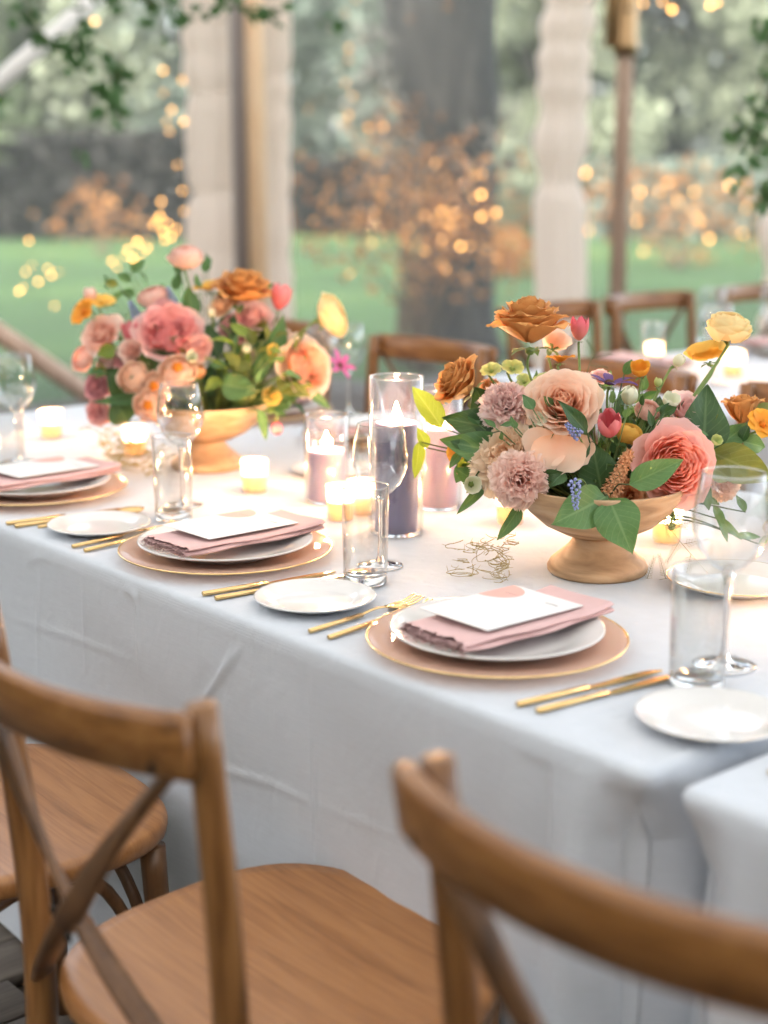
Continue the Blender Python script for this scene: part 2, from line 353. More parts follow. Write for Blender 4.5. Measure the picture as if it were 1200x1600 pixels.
# ------------------------------------------------------------------ floor, lawn
lawn_g = G()
lx = np.linspace(-120, 120, 61); ly = np.linspace(-60, 180, 61)
vv = [(x, y, -.16 + .05 * math.sin(x * .31) * math.sin(y * .23)) for y in ly for x in lx]
o = obj('lawn', mesh('lawn', vv, [(j * 61 + i, j * 61 + i + 1, (j + 1) * 61 + i + 1, (j + 1) * 61 + i) for j in range(60) for i in range(60)], M['grass'])); o['kind'] = 'structure'
fl = obj('wooden_floor', mesh('wooden_floor', *box(-6.6, 4.2, -3.2, 5.4, -.10, -.028), M['plank']), None, (0, 0, 0), (0, 0, 0)); fl['kind'] = 'structure'
fl.location = tuple(W(.8, 1.4)); fl.rotation_euler = (0, 0, YAW)
pl = [mesh('plank', *box(-.0585, .0585, -.93 + i * .01, .93 - i * .007, -.026, 0, .003), M['plank']) for i in range(3)]
k = 0
for i in range(-22, 26):                                        # only the boards near enough to be picked apart
    for j in range(-1, 2):
        obj('plank', pl[k % 3], fl, (i * .122 - .5, j * 1.88 + (.6 if i % 2 else -.25), 0)); k += 1
far_pl = G()
for i in list(range(-53, -22)) + list(range(26, 35)):
    for j in range(-1, 3): far_pl.add(*box(i * .122 - .5585, i * .122 - .4415, j * 1.88 - .93, j * 1.88 + .93, -.026, 0, .003))
for i in range(-22, 26):
    for j in (2,): far_pl.add(*box(i * .122 - .5585, i * .122 - .4415, j * 1.88 - .33, j * 1.88 + .93, -.026, 0, .003))
obj('plank', far_pl.mesh('plank', M['plank'], False), fl, stuff=True)

# ------------------------------------------------------------------ tables and cloths
TV0, TV1 = 1.148, 2.352                      # near and far edge of the tables
def tablecloth(name, u0, u1, v0, v1, creases, seed, dense=True, label='', group=None, rec=1.0):
    r_ = np.random.default_rng(seed); rad = .013; z0 = TZ; uc, vc = (u0 + u1) / 2, (v0 + v1) / 2
    hl, hw = (u1 - u0) / 2, (v1 - v0) / 2; cr = .022
    # outline of the table top, arc length samples, starting on the near side; local x = -(u-uc), y = v-vc
    pts = []; nrm = []; fine = .004 if dense else .03
    def side(a, b, n, m):
        for i in range(m): pts.append(a + (b - a) * i / m); nrm.append(n)
    def corner(cx, cy, a0, m=14):
        for i in range(m):
            a = a0 + math.pi / 2 * i / m; d = np.array([math.cos(a), math.sin(a)]); pts.append(np.array([cx, cy]) + d * cr); nrm.append(d)
    X, Y = hl - cr, hw - cr; A_ = np.array
    side(A_([-X, -hw]), A_([X, -hw]), A_([0, -1.]), int(2 * X / fine)); corner(X, -Y, -math.pi / 2)
    side(A_([hl, -Y]), A_([hl, Y]), A_([1., 0]), int(2 * Y / .025)); corner(X, Y, 0)
    side(A_([X, hw]), A_([-X, hw]), A_([0, 1.]), int(2 * X / .03)); corner(-X, Y, math.pi / 2)
    side(A_([-hl, Y]), A_([-hl, -Y]), A_([-1., 0]), int(2 * Y / .025)); corner(-X, -Y, math.pi)
    pts = np.array(pts); nrm = np.array(nrm); n = len(pts)
    s = np.concatenate([[0], np.cumsum(np.linalg.norm(np.diff(pts, axis=0), axis=1))]); tot = s[-1] + .01
    near = (nrm[:, 1] < -.99)
    ph = r_.uniform(0, 6.28, 8); fr = np.array([3, 5, 8, 11, 14, 19, 23, 31]); am = r_.uniform(.4, 1, 8) / fr
    und = sum(am[i] * np.sin(2 * np.pi * fr[i] * s / tot + ph[i]) for i in range(8))
    cdist = np.minimum.reduce([np.hypot(np.abs(pts[:, 0]) - hl, np.abs(pts[:, 1]) - hw)])     # distance to nearest corner
    rings = []
    for q in (0, .25, .5, .75, .9, .97, .985):                               # flat top, from the middle outwards
        p = (pts - nrm * .021) * q if q < .95 else pts - nrm * (rad + .008 * (1 - q) / .03)
        z = np.full(n, z0) + .0012 * np.sin(p[:, 0] * 21 + ph[0]) * np.sin(p[:, 1] * 17 + ph[1]) * (q < .98)
        rings.append(np.column_stack([p, z]))
    for a in np.linspace(8, 82, 6):
        a = R(a); p = pts - nrm * rad * (1 - math.sin(a)); rings.append(np.column_stack([p, np.full(n, z0 - rad * (1 - math.cos(a)))]))
    nz = 130 if dense else 24; drop = TZ - rad - .012
    for t in np.linspace(0.012, 1, nz):
        z = z0 - rad - drop * t
        d = .002 + .026 * t + und * .045 * t ** 1.3
        d = d - rec * np.exp(-(cdist / .055) ** 2) * .058 * min(1, t * 9) + np.exp(-((cdist - .085) / .032) ** 2) * .020 * min(1, t * 4) ** .7 * (.6 + .8 * t)
        d = d + np.cos(2 * np.pi * (cdist - .085) / .105) * np.exp(-((cdist - .05) / .17) ** 2) * .016 * t * (cdist > .03)
        if dense:
            uu = uc - pts[:, 0]
            for poly, amp, wd in creases:
                best = np.full(n, 9.); pos = np.zeros(n); k_ = len(poly) - 1
                for q_, ((ua, za), (ub, zb)) in enumerate(zip(poly[:-1], poly[1:])):
                    L2 = (ub - ua) ** 2 + (zb - za) ** 2; tt = np.clip(((uu - ua) * (ub - ua) + (z - za) * (zb - za)) / L2, 0, 1)
                    ds = np.hypot(uu - ua - tt * (ub - ua), z - za - tt * (zb - za)); pos = np.where(ds < best, (q_ + tt) / k_, pos); best = np.minimum(best, ds)
                d = d + near * .8 * amp * np.sin(np.pi * np.clip(pos, .001, .999)) ** .7 * np.exp(-(best / wd) ** 2)
        p = pts + nrm * d[:, None]; rings.append(np.column_stack([p, np.full(n, z)]))
    vs = np.vstack(rings[1:]); fs = []; kk = len(rings) - 1
    for i in range(kk - 1):
        for j in range(n): fs.append((i * n + j, (i + 1) * n + j, (i + 1) * n + (j + 1) % n, i * n + (j + 1) % n))
    ctr = len(vs); vs = np.vstack([vs, [[0, 0, z0]]])
    for j in range(n): fs.append((ctr, j, (j + 1) % n))
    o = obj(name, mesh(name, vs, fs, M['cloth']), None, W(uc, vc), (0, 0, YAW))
    tag(o, label, 'tablecloth', group)
    t = thing('banquet_table', label.replace('white linen cloth over', 'table under the linen on'), 'table', W(uc, vc), YAW, 'banquet tables')
    obj('tabletop', mesh('tabletop', *box(-hl + .03, hl - .03, -hw + .03, hw - .03, TZ - .034, TZ - .006, .003), M['seatwood']), t)
    lg = mesh('leg', *tube([(0, 0, 0), (0, 0, TZ - .035)], .02, n=8), M['darkmetal'])
    for sx in (-1, 1):
        for sy in (-1, 1): obj('leg', lg, t, (sx * (hl - .25), sy * (hw - .2), 0))
    return o
def on_front(x, y):                          # photo pixel on the hanging front of the cloth -> (u, z)
    d = ray(x, y); vn = V[:2] @ d[:2]; q = CP + d * ((TV0 - .01) / vn); return float(q[:2] @ U[:2]), float(q[2])
def cr(pix, amp=.004, wd=.008): return ([on_front(*p) for p in pix], amp * 1.2, wd * .85)
CREASES = [cr([(52, 880), (60, 1060)], .0022, .006), cr([(122, 895), (132, 1060)], .0026, .005), cr([(185, 915), (205, 935), (216, 1060)], .005, .006),
           cr([(205, 930), (206, 1000)], -.003, .02), cr([(372, 1010), (345, 1050), (300, 1115)], .005, .0055), cr([(360, 1010), (335, 1060)], .003, .005), cr([(320, 1040), (300, 1100)], -.003, .018),
           cr([(480, 1020), (486, 1200), (494, 1380)], .0030, .0055), cr([(472, 1020), (486, 1380)], -.003, .016), cr([(300, 1190), (350, 1204), (420, 1225), (488, 1258)], .0032, .0045), cr([(488, 1258), (600, 1300), (760, 1352)], .0014, .006),
           cr([(858, 1150), (862, 1330), (850, 1560)], .0034, .007), cr([(846, 1150), (850, 1560)], -.003, .018), cr([(800, 1170), (858, 1195)], .003, .007), cr([(865, 1192), (925, 1180)], .0025, .007), cr([(672, 1090), (690, 1420)], .0016, .007),
           cr([(620, 1090), (560, 1320)], .0014, .03), cr([(420, 1060), (430, 1160)], .0016, .02), cr([(30, 880), (110, 860)], .002, .008), cr([(600, 1300), (640, 1560)], .0025, .03), cr([(0, 960), (120, 1000), (216, 1040)], .0016, .006),
           cr([(760, 1180), (770, 1560)], -.004, .03), cr([(915, 1190), (900, 1560)], .007, .022)]
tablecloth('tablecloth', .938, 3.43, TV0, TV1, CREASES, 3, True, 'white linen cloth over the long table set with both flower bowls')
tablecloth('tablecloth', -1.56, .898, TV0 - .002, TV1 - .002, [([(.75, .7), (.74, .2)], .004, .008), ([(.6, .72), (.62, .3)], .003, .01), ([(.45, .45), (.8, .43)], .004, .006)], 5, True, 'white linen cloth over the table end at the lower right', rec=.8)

# ------------------------------------------------------------------ cross-back chairs
def seat_mesh():
    n = 48; prof = [(.965, -.030), (.99, -.024), (1.0, -.012), (.995, -.004), (.975, .001), (.90, -.0005), (.6, -.004), (.3, -.006)]
    vs = []; fs = []
    for k_, z in prof:
        for j in range(n):
            a = 2 * math.pi * j / n; ca, sa = math.cos(a), math.sin(a); e = 2 / 2.9
            x = abs(ca) ** e * math.copysign(1, ca) * .226; y = abs(sa) ** e * math.copysign(1, sa) * .222
            x *= 1 + .09 * (y / .222) * .6; y = y * (1.0 if y < 0 else 1.02)
            vs.append((x * k_, y * k_, z))
    for i in range(len(prof) - 1):
        for j in range(n): fs.append((i * n + j, i * n + (j + 1) % n, (i + 1) * n + (j + 1) % n, (i + 1) * n + j))
    fs.append(tuple(range(n))[::-1]); t = (len(prof) - 1) * n; vs.append((0, 0, -.006)); fs += [(t + j, t + (j + 1) % n, len(vs) - 1) for j in range(n)]
    return mesh('seat', vs, fs, M['seatwood'])
SM = {'seat': seat_mesh()}
def post(sx):
    p = smoothline([(sx * .185, -.235, 0), (sx * .190, -.205, .22), (sx * .194, -.192, .46), (sx * .200, -.202, .66), (sx * .208, -.226, .889)], 18)
    return mesh('leg', *tube(p, .0175, n=12, prof=[.0145 + .004 * math.sin(math.pi * (.15 + .8 * i / 18)) for i in range(19)]), M['wood'])
def fleg(sx):
    return mesh('leg', *tube(smoothline([(sx * .185, .185, 0), (sx * .178, .172, .25), (sx * .172, .165, .432)], 8), .0135, .0185, n=12), M['wood_dark'])
def rail():
    ps = []; 
    for i in range(25):
        t = -1 + i / 12; ps.append((t * .222, -.247 - .058 * (1 - abs(t) ** 2.2), .859 - .002 * (1 - t * t)))
    v, f = strip(ps, .064, .021, (0, -.16, 1), .26); return mesh('top_rail', v, f, M['railwood'])
def slat(sx):
    ps = smoothline([(sx * .203, -.243, .845), (sx * .10, -.256 - .004 * sx, .725), (0, -.250 - .0062 * sx, .610), (-sx * .10, -.226 - .004 * sx, .515), (-sx * .178, -.198, .452)], 20)
    v, f = strip(ps, .028, .0105, (1, 0, .9 * sx), .3); return mesh('cross_slat', v, f, M['wood_dark'])
def hoop(kind):
    if kind == 'f': p = [(-.168, .160, .20), (-.15, .155, .32), (-.09, .14, .405), (0, .13, .425), (.09, .14, .405), (.15, .155, .32), (.168, .160, .20)]
    else:
        s_ = -1 if kind == 'l' else 1
        p = [(s_ * .19, -.19, .19), (s_ * .183, -.15, .31), (s_ * .175, -.09, .40), (s_ * .17, 0, .424), (s_ * .17, .08, .40), (s_ * .173, .13, .31), (s_ * .176, .155, .19)]
    return mesh('hoop_brace', *tube(smoothline(p, 24), .0095, n=8), M['wood_dark'])
def make_chair(label, loc, rz, group):
    t = thing('cross_back_chair', label, 'chair', loc, rz, group)
    obj('seat', SM['seat'], t, (0, 0, .468))
    for s_ in (-1, 1): obj('leg', post(s_), t); obj('leg', fleg(s_), t); obj('cross_slat', slat(s_), t)
    obj('top_rail', rail(), t)
    obj('apron', mesh('apron', *lathe([(.165, .415), (.175, .422), (.175, .4445)], 32), M['wood_dark']), t)
    for k_ in 'flr': obj('hoop_brace', hoop(k_), t)
    bm_ = mesh('bolt', *lathe([(.0065, 0), (.0065, .002), (.003, .004)], 10), M['bolt'])
    for p, in (((-.192, -.268, .838),), ((.192, -.268, .838),), ((-.012, -.264, .618),), ((.016, -.264, .600),)): obj('bolt', bm_, t, p, (R(90), 0, 0))
    return t
ch = make_chair('wooden cross-back chair nearest the left, seat and X back both in full view', W(1.287, .935), YAW, 'cross-back chairs')
copy_tree(ch, 'wooden cross-back chair whose long top rail crosses the lower right corner', W(.668, 1.03), YAW + R(6))
copy_tree(ch, 'wooden cross-back chair at the left edge with only its seat and legs showing', W(1.885, .878), YAW - R(3))
for uu, vv_, rz, lb in [(2.98, 2.47, 1, 'cross-back chair across the table behind the tall purple candle'), (2.36, 2.48, -2, 'cross-back chair across the table, half hidden behind the near flower bowl'), (1.76, 2.49, 2, 'cross-back chair across the table behind the right wine glass'), (3.6, 2.47, 0, 'cross-back chair across the table behind the far flower bowl')]:
    copy_tree(ch, lb, W(uu, vv_), YAW + R(180 + rz))

# the table behind, at the right
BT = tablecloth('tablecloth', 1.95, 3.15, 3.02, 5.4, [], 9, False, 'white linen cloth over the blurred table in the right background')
for uu, vv_, lb in [(3.27, 3.72, 'blurred chair at the background table, left of the lit wooden pole'), (3.30, 4.26, 'blurred orange-lit chair at the background table, right of the wooden pole'), (3.28, 4.86, 'blurred chair at the background table by the right edge'), (1.78, 4.0, 'chair with its back to us at the background table, low at the right edge')]:
    copy_tree(ch, lb, W(uu, vv_), YAW + R(-90 if uu > 2 else 90))

# ------------------------------------------------------------------ tableware
def ring(r, z, t, n=64, m=8):
    vs = []; fs = []
    for i in range(n):
        a = 2 * math.pi * i / n
        for j in range(m):
            b = 2 * math.pi * j / m; q = r + t * math.cos(b); vs.append((q * math.cos(a), q * math.sin(a), z + t * math.sin(b)))
    for i in range(n):
        for j in range(m): fs.append((i * m + j, ((i + 1) % n) * m + j, ((i + 1) % n) * m + (j + 1) % m, i * m + (j + 1) % m))
    return vs, fs
ME = {}
ME['charger'] = mesh('dish', *lathe([(0.0001, .003), (.095, .003), (.115, .006), (.163, .0145), (.1655, .0165), (.163, .0185), (.114, .0105), (.094, .0068), (0.0001, .0068)], 72), M['charger'])
ME['chargerrim'] = mesh('rim', *ring(.1662, .0166, .0014, 72), M['goldrim'])
ME['plate'] = mesh('dish', *lathe([(0.0001, .0035), (.07, .0035), (.074, 0), (.079, .0005), (.083, .005), (.105, .011), (.134, .0195), (.1372, .0215), (.1365, .0232), (.133, .0228), (.104, .0142), (.092, .0098), (.08, .0082), (0.0001, .0080)], 72), M['porcelain'])
ME['bread'] = mesh('dish', *lathe([(0.0001, .003), (.045, .003), (.048, 0), (.053, .001), (.062, .006), (.083, .0125), (.0855, .0142), (.0850, .0155), (.0825, .0152), (.062, .0095), (.054, .0065), (.05, .006), (0.0001, .006)], 64), M['porcelain'])
def napkin_mesh(seed):
    r_ = np.random.default_rng(seed); g = G(); hx, hy = .0605, .132
    for k in range(2):                                            # two thick soft folds, the frayed hem at the left end
        nx, ny = 30, 44; z = k * .0066; x0, x1 = -hx + .002 * k * (k % 2), hx - .0015 * k; p = r_.uniform(0, 6.28, 4)
        def zz(x, y): return z + .0016 * math.sin(x * 40 + p[0]) * math.sin(y * 26 + p[1]) + .004 * max(0, (abs(y) - .07) / .06) ** 2 * .6
        for top in (0, 1):
            vs = []; fs = []; th = .0062
            for j in range(ny):
                for i in range(nx):
                    s_, t_ = i / (nx - 1), j / (ny - 1); x = x0 + (x1 - x0) * s_; y = -hy + 2 * hy * t_ + .003 * k
                    e = min(s_, 1 - s_) * (x1 - x0); fr = .0
                    y += .0022 * math.sin(x * 90 + p[2]) * (t_ < .2); x += .0018 * math.sin(y * 55 + p[3])
                    rnd = .0031 * (1 - math.sqrt(max(0, 1 - (1 - min(1, e / .005)) ** 2))) ; zt = zz(x, y) + (th - rnd if top else rnd)
                    if j == 0: zt += r_.normal(0, .0008); y += r_.normal(0, .0022)
                    vs.append((x, y, zt))
            for j in range(ny - 1):
                for i in range(nx - 1): q = (j * nx + i, j * nx + i + 1, (j + 1) * nx + i + 1, (j + 1) * nx + i); fs.append(q if top else q[::-1])
            g.add(vs, fs)
    return g.mesh('napkin', M['napkin'])
def fringe_mesh(seed):
    r_ = np.random.default_rng(seed); g = G()
    for i in range(170):
        x = r_.uniform(-.06, .06); z = r_.choice([.002, .005, .009, .0125]) + r_.normal(0, .001); y = -.131 + r_.normal(0, .002); l = r_.uniform(.003, .009)
        d = np.array([r_.normal(0, .5), -1, r_.normal(-.3, .5)]); d /= np.linalg.norm(d)
        g.add(*tube([(x, y, z), np.array([x, y, z]) + d * l * .5, np.array([x, y, z]) + d * l + [r_.normal(0, .001), 0, -.001]], .0005, .0003, 3))
    return g.mesh('fringe', M['napkin'])
NAP = [napkin_mesh(i) for i in (1, 2)]; FRI = [fringe_mesh(i) for i in (1, 2)]
CARD = mesh('menu_card', *box(-.0605, .0605, -.089, .089, 0, .0011), M['card'], smooth=False)
def halfdisc():
    vs = []; fs = []; n = 40                                         # a round wash of colour bleeding off the card's left edge
    for i in range(n + 1):
        a = math.pi * i / n; vs.append((-.0603 + .042 * math.sin(a), .052 + .034 * math.cos(a) , .0013))
    fs = [tuple(range(n + 1))[::-1]]
    return mesh('printed_shape', vs, fs, M['pinkwash'], smooth=False)
HALF = halfdisc()
def scribble():
    g = G(); r_ = random.Random(4)
    for ln, (x, y, n, s_) in enumerate([(.022, .060, 5, .0042), (-.044, .055, 4, .0048)]):
        p = []
        for i in range(n * 8): p.append((x + s_ * .28 * i / 2 + .0012 * math.sin(i * 1.7), y - .002 + .0022 * math.sin(i * 1.1 + r_.random()), .00145))
        v_, f_ = tube(p, .00022, n=3)
        g.add([(a, b, min(c_, .00155)) for a, b, c_ in v_], f_)
    return g.mesh('script_lettering', M['ink'])
SCR = scribble()
def fork():
    t = [strip([(0, 0, .003), (0, .05, .0042), (0, .095, .0052)], .0074, .0058, (1, 0, 0), .3)]
    h = [strip(smoothline([(0, .093, .0052), (0, .115, .0085), (0, .135, .0078), (0, .150, .0040)], 12), .0045, .0022, (1, 0, 0), .3)]
    g = G(); g.add(*t[0]); a = g.mesh('handle', M['gold']); g = G()
    vs = []; fs = []; prof = [(.0022, .140, .0075), (.0055, .147, .0048), (.0105, .156, .0032), (.0120, .166, .0030), (.0120, .172, .0033)]
    for k_, (w_, y, z) in enumerate(prof): vs += [(-w_, y, z), (w_, y, z), (w_, y, z + .002), (-w_, y, z + .002)]
    for k_ in range(4):
        for j in range(4): fs.append((k_ * 4 + j, k_ * 4 + (j + 1) % 4, k_ * 4 + 4 + (j + 1) % 4, k_ * 4 + 4 + j))
    fs.append((16, 17, 18, 19)); g.add(vs, fs); g.add(*h[0])
    for i in range(4):
        x = -.0102 + i * .0068; g.add(*strip(smoothline([(x, .171, .0043), (x, .188, .0058), (x, .206, .0105)], 6), .0030, .0017, (1, 0, 0), .3))
    return a, g.mesh('tines', M['gold'])
def knife():
    g = G(); g.add(*strip([(0, 0, .004), (0, .06, .004), (0, .105, .004)], .0086, .0062, (1, 0, 0), .3)); a = g.mesh('handle', M['gold']); g = G()
    vs = []; fs = []; prof = [(-.003, .003, .104), (-.004, .005, .115), (-.006, .0052, .15), (-.0075, .005, .185), (-.006, .0045, .205), (-.001, .003, .217), (.0015, .002, .221)]
    for a0, a1, y in prof: vs += [(a0, y, .0035), (a1, y, .0022), (a1, y, .0048), (a0, y, .0042)]
    for k_ in range(len(prof) - 1):
        for j in range(4): fs.append((k_ * 4 + j, k_ * 4 + (j + 1) % 4, k_ * 4 + 4 + (j + 1) % 4, k_ * 4 + 4 + j))
    fs.append((0, 3, 2, 1)); fs.append(tuple(range((len(prof) - 1) * 4, len(prof) * 4))); g.add(vs, fs); return a, g.mesh('blade', M['gold'], False)
def spoon():
    g = G(); g.add(*strip(smoothline([(0, 0, .003), (0, .09, .0045), (0, .13, .007), (0, .15, .004)], 12), .0066, .0048, (1, 0, 0), .3)); a = g.mesh('handle', M['gold']); g = G()
    v_, f_ = lathe([(.0001, .0015), (.010, .0028), (.016, .006), (.0185, .0098), (.0185, .011), (.016, .0075), (.009, .0045), (.0001, .0032)], 24)
    g.add([(x * 1.0, .172 + y * 1.45, z) for x, y, z in v_], f_); return a, g.mesh('bowl', M['gold'])
FK, KN, SP = fork(), knife(), spoon()
def flat(kind, u, v, rz, label, group):
    a, b = {'fork': FK, 'knife': KN, 'spoon': SP}[kind]
    t = thing(kind, label, kind, W(u, v, TZ + .0005), YAW + R(rz), group); obj('handle', a, t); obj(b.name.split('.')[0], b, t); return t
def setting(u, v, rz, where, far=False, seed=0, bread=True):
    yaw = YAW + R(rz); s_ = -1 if far else 1
    t = thing('charger_plate', 'gold-rimmed blush glass charger ' + where, 'charger plate', W(u, v, TZ), yaw, 'charger plates'); obj('dish', ME['charger'], t); obj('rim', ME['chargerrim'], t)
    t = thing('dinner_plate', 'white dinner plate stacked on the charger ' + where, 'plate', W(u, v, TZ + .0075), yaw, 'dinner plates'); obj('dish', ME['plate'], t)
    du = .012; k_ = seed % 2
    t = thing('napkin', 'folded dusty rose napkin with frayed end on the plate ' + where, 'napkin', W(u - s_ * .008, v + s_ * .012, TZ + .0305), yaw + R(-1), 'napkins')
    obj('folded_cloth', NAP[k_], t); obj('fringe', FRI[k_], t, stuff=True)
    t = thing('menu_card', 'white menu card with pink wash on the napkin ' + where, 'menu card', W(u + s_ * .008, v + s_ * .016, TZ + .0485), yaw + R(1.5), 'menu cards')
    t.rotation_euler = (R(-1.2), R(1.0), yaw + R(1.0))
    obj('card', CARD, t); obj('printed_shape', HALF, t); obj('script_lettering', SCR, t)
    return
def place(u, v, where, seed, knives, forks, bread):
    setting(u, v, seed * 1.7 - 1, where, seed=seed)
    for i, (a, b) in enumerate(knives): flat('knife', a, b, -7 + i, 'gold knife, ' + ('outer' if i else 'inner') + ' of the pair right of the plate ' + where, 'gold knives')
    for i, (a, b) in enumerate(forks): flat('fork', a, b, 4 + i * 2, 'gold fork, ' + ('inner' if i else 'outer') + ' of the pair left of the plate ' + where, 'gold forks')
    if bread: t = thing('bread_plate', 'small white bread plate left of the setting ' + where, 'bread plate', W(*bread, TZ), YAW, 'bread plates'); obj('dish', ME['bread'], t)
place(1.331, 1.326, 'nearest the camera', 1, [(1.157, 1.188), (1.128, 1.190)], [(1.532, 1.180), (1.494, 1.182)], (1.633, 1.268))
place(1.934, 1.326, 'before the purple candles', 2, [(1.768, 1.171), (1.738, 1.172)], [(2.135, 1.168), (2.10, 1.170)], (2.212, 1.262))
place(2.54, 1.320, 'at the left edge', 4, [(2.345, 1.160), (2.318, 1.162)], [(2.73, 1.17), (2.70, 1.17)], None)
place(.64, 1.326, 'off the right edge', 3, [], [(.852, 1.242), (.818, 1.24)], (.979, 1.312))
flat('spoon', 2.29, 1.19, -4, 'gold spoon lying behind the bread plate at the left', None)
for i, (uu, dv) in enumerate([(1.33, 2.17), (1.95, 2.175), (2.56, 2.17), (2.99, 2.17)]):
    setting(uu, dv, 180 + i, ['across, behind the right wine glass', 'across, behind the near bowl', 'across, right of the far bowl', 'across, behind the far bowl'][i], True, i)
t = thing('bread_plate', 'white gold-edged side plate behind the right wine glass', 'bread plate', W(1.30, 1.78, TZ), YAW, 'bread plates'); obj('dish', ME['bread'], t); obj('rim', mesh('rim', *ring(.0858, .0148, .0008, 48, 6), M['goldrim']), t)
t.scale = (1.15, 1.15, 1.25)
t = thing('bread_plate', 'white side plate behind the votive at the far bowl', 'bread plate', W(2.33, 1.86, TZ), YAW, 'bread plates'); obj('dish', ME['bread'], t)

# glasses
H_T = .142
TUM = mesh('tumbler_wall', *lathe_open([(.0295, .002), (.0298, .02), (.0318, H_T - .002), (.0312, H_T), (.0300, H_T - .002), (.0282, .022), (.027, .0165)], 48), M['tumblerglass'])
TUMB = mesh('thick_base', *lathe([(.0001, .0012), (.026, .001), (.0290, .0035), (.0292, .014), (.027, .0158), (.0001, .0152)], 48), M['glassbase'])
TUMR = mesh('rim', *ring(.0309, H_T - .0005, .0009, 48, 6), M['glassbase'])
def tumbler(p, label):
    t = thing('tumbler', label, 'tumbler', p, rng.random() * 6, 'tall water glasses'); t.scale = (1.09, 1.09, 1.04); obj('glass_wall', TUM, t); obj('thick_base', TUMB, t); obj('rim', TUMR, t); return t
WG = [(.0001, .107), (.008, .1085), (.020, .117), (.0335, .133), (.0415, .155), (.0425, .172), (.039, .196), (.0345, .2205), (.0338, .221), (.0332, .2200), (.0375, .196), (.041, .172), (.040, .156), (.0322, .1345), (.019, .119), (.007, .1105), (.0001, .110)]
WB = mesh('bowl', *lathe(WG, 56), M['glass'])
WS = mesh('stem', *lathe([(.0001, .107), (.0075, .1062), (.0046, .099), (.0036, .08), (.0034, .04), (.004, .018), (.0075, .0075), (.010, .005)], 24), M['glassbase'])
WF = mesh('foot', *lathe([(.0001, .0008), (.0345, .0005), (.0352, .0013), (.0345, .0022), (.02, .0040), (.009, .0068), (.0001, .0072)], 48), M['glassbase'])
WR = mesh('rim', *ring(.0339, .2207, .0006, 56, 6), M['glassbase'])
def wine(p, label, s_=1.0):
    t = thing('wine_glass', label, 'wine glass', p, rng.random() * 6, 'wine glasses'); t.scale = (s_,) * 3
    obj('bowl', WB, t); obj('stem', WS, t); obj('foot', WF, t); obj('rim', WR, t); return t
tumbler(at(571, 912, TZ), 'clear tall tumbler standing in front of the purple candle, mid table')
tumbler(at(272, 812, TZ), 'clear tall tumbler in front of the far flower bowl')
tumbler(at(1088, 1077, TZ), 'blurred clear tumbler next to the bread plate at the right edge')
tumbler(at(14, 738, TZ), 'clear tumbler at the left edge with a candle shining through')
wine(at(594, 884, TZ), 'empty wine glass with the tall purple candle seen through it')
wine(at(286, 790, TZ), 'empty wine glass before the far flower bowl, catching candle glints')
wine(at(1131, 1040, TZ), 'large empty wine glass at the right edge before the flowers', 1.10)
wine(at(30, 722, TZ), 'empty wine glass at the left edge against the lawn')
wine(at(505, 660, TZ), 'blurred wine glass on the far side, beside the peach rose')
wine(at(545, 648, TZ), 'blurred wine glass on the far side, nearest the tall candle jar')
wine(W(2.6, 3.42, TZ), 'blurred wine glass at the middle of the background table')
wine(W(2.85, 4.02, TZ), 'blurred wine glass under the yellow ranunculus, on the background table')
wine(W(2.45, 3.2, TZ), 'blurred wine glass at the left end of the background table')

wine(W(2.95, 3.85, TZ), 'blurred wine glass deeper on the background table, beside the chair back')
wine(W(2.3, 3.55, TZ), 'blurred wine glass nearest us on the background table')
tumbler(W(2.85, 3.45, TZ), 'blurred tumbler at the middle of the background table')
tumbler(W(2.55, 3.75, TZ), 'blurred tumbler beside the bright votive on the background table')
for i, (a_, b_) in enumerate([(2.92, 3.5), (2.9, 4.15), (2.22, 3.7)]):
    t = thing('dinner_plate', 'blurred white plate on the background table, ' + ['at its left end', 'before the middle chair', 'on its near side'][i], 'plate', W(a_, b_, TZ), YAW, 'dinner plates'); obj('dish', ME['plate'], t)
    t = thing('napkin', 'blurred dusty rose napkin on the background table, ' + ['at its left end', 'before the middle chair', 'on its near side'][i], 'napkin', W(a_, b_, TZ + .024), YAW + R(-90), 'napkins'); obj('folded_cloth', NAP[0], t)

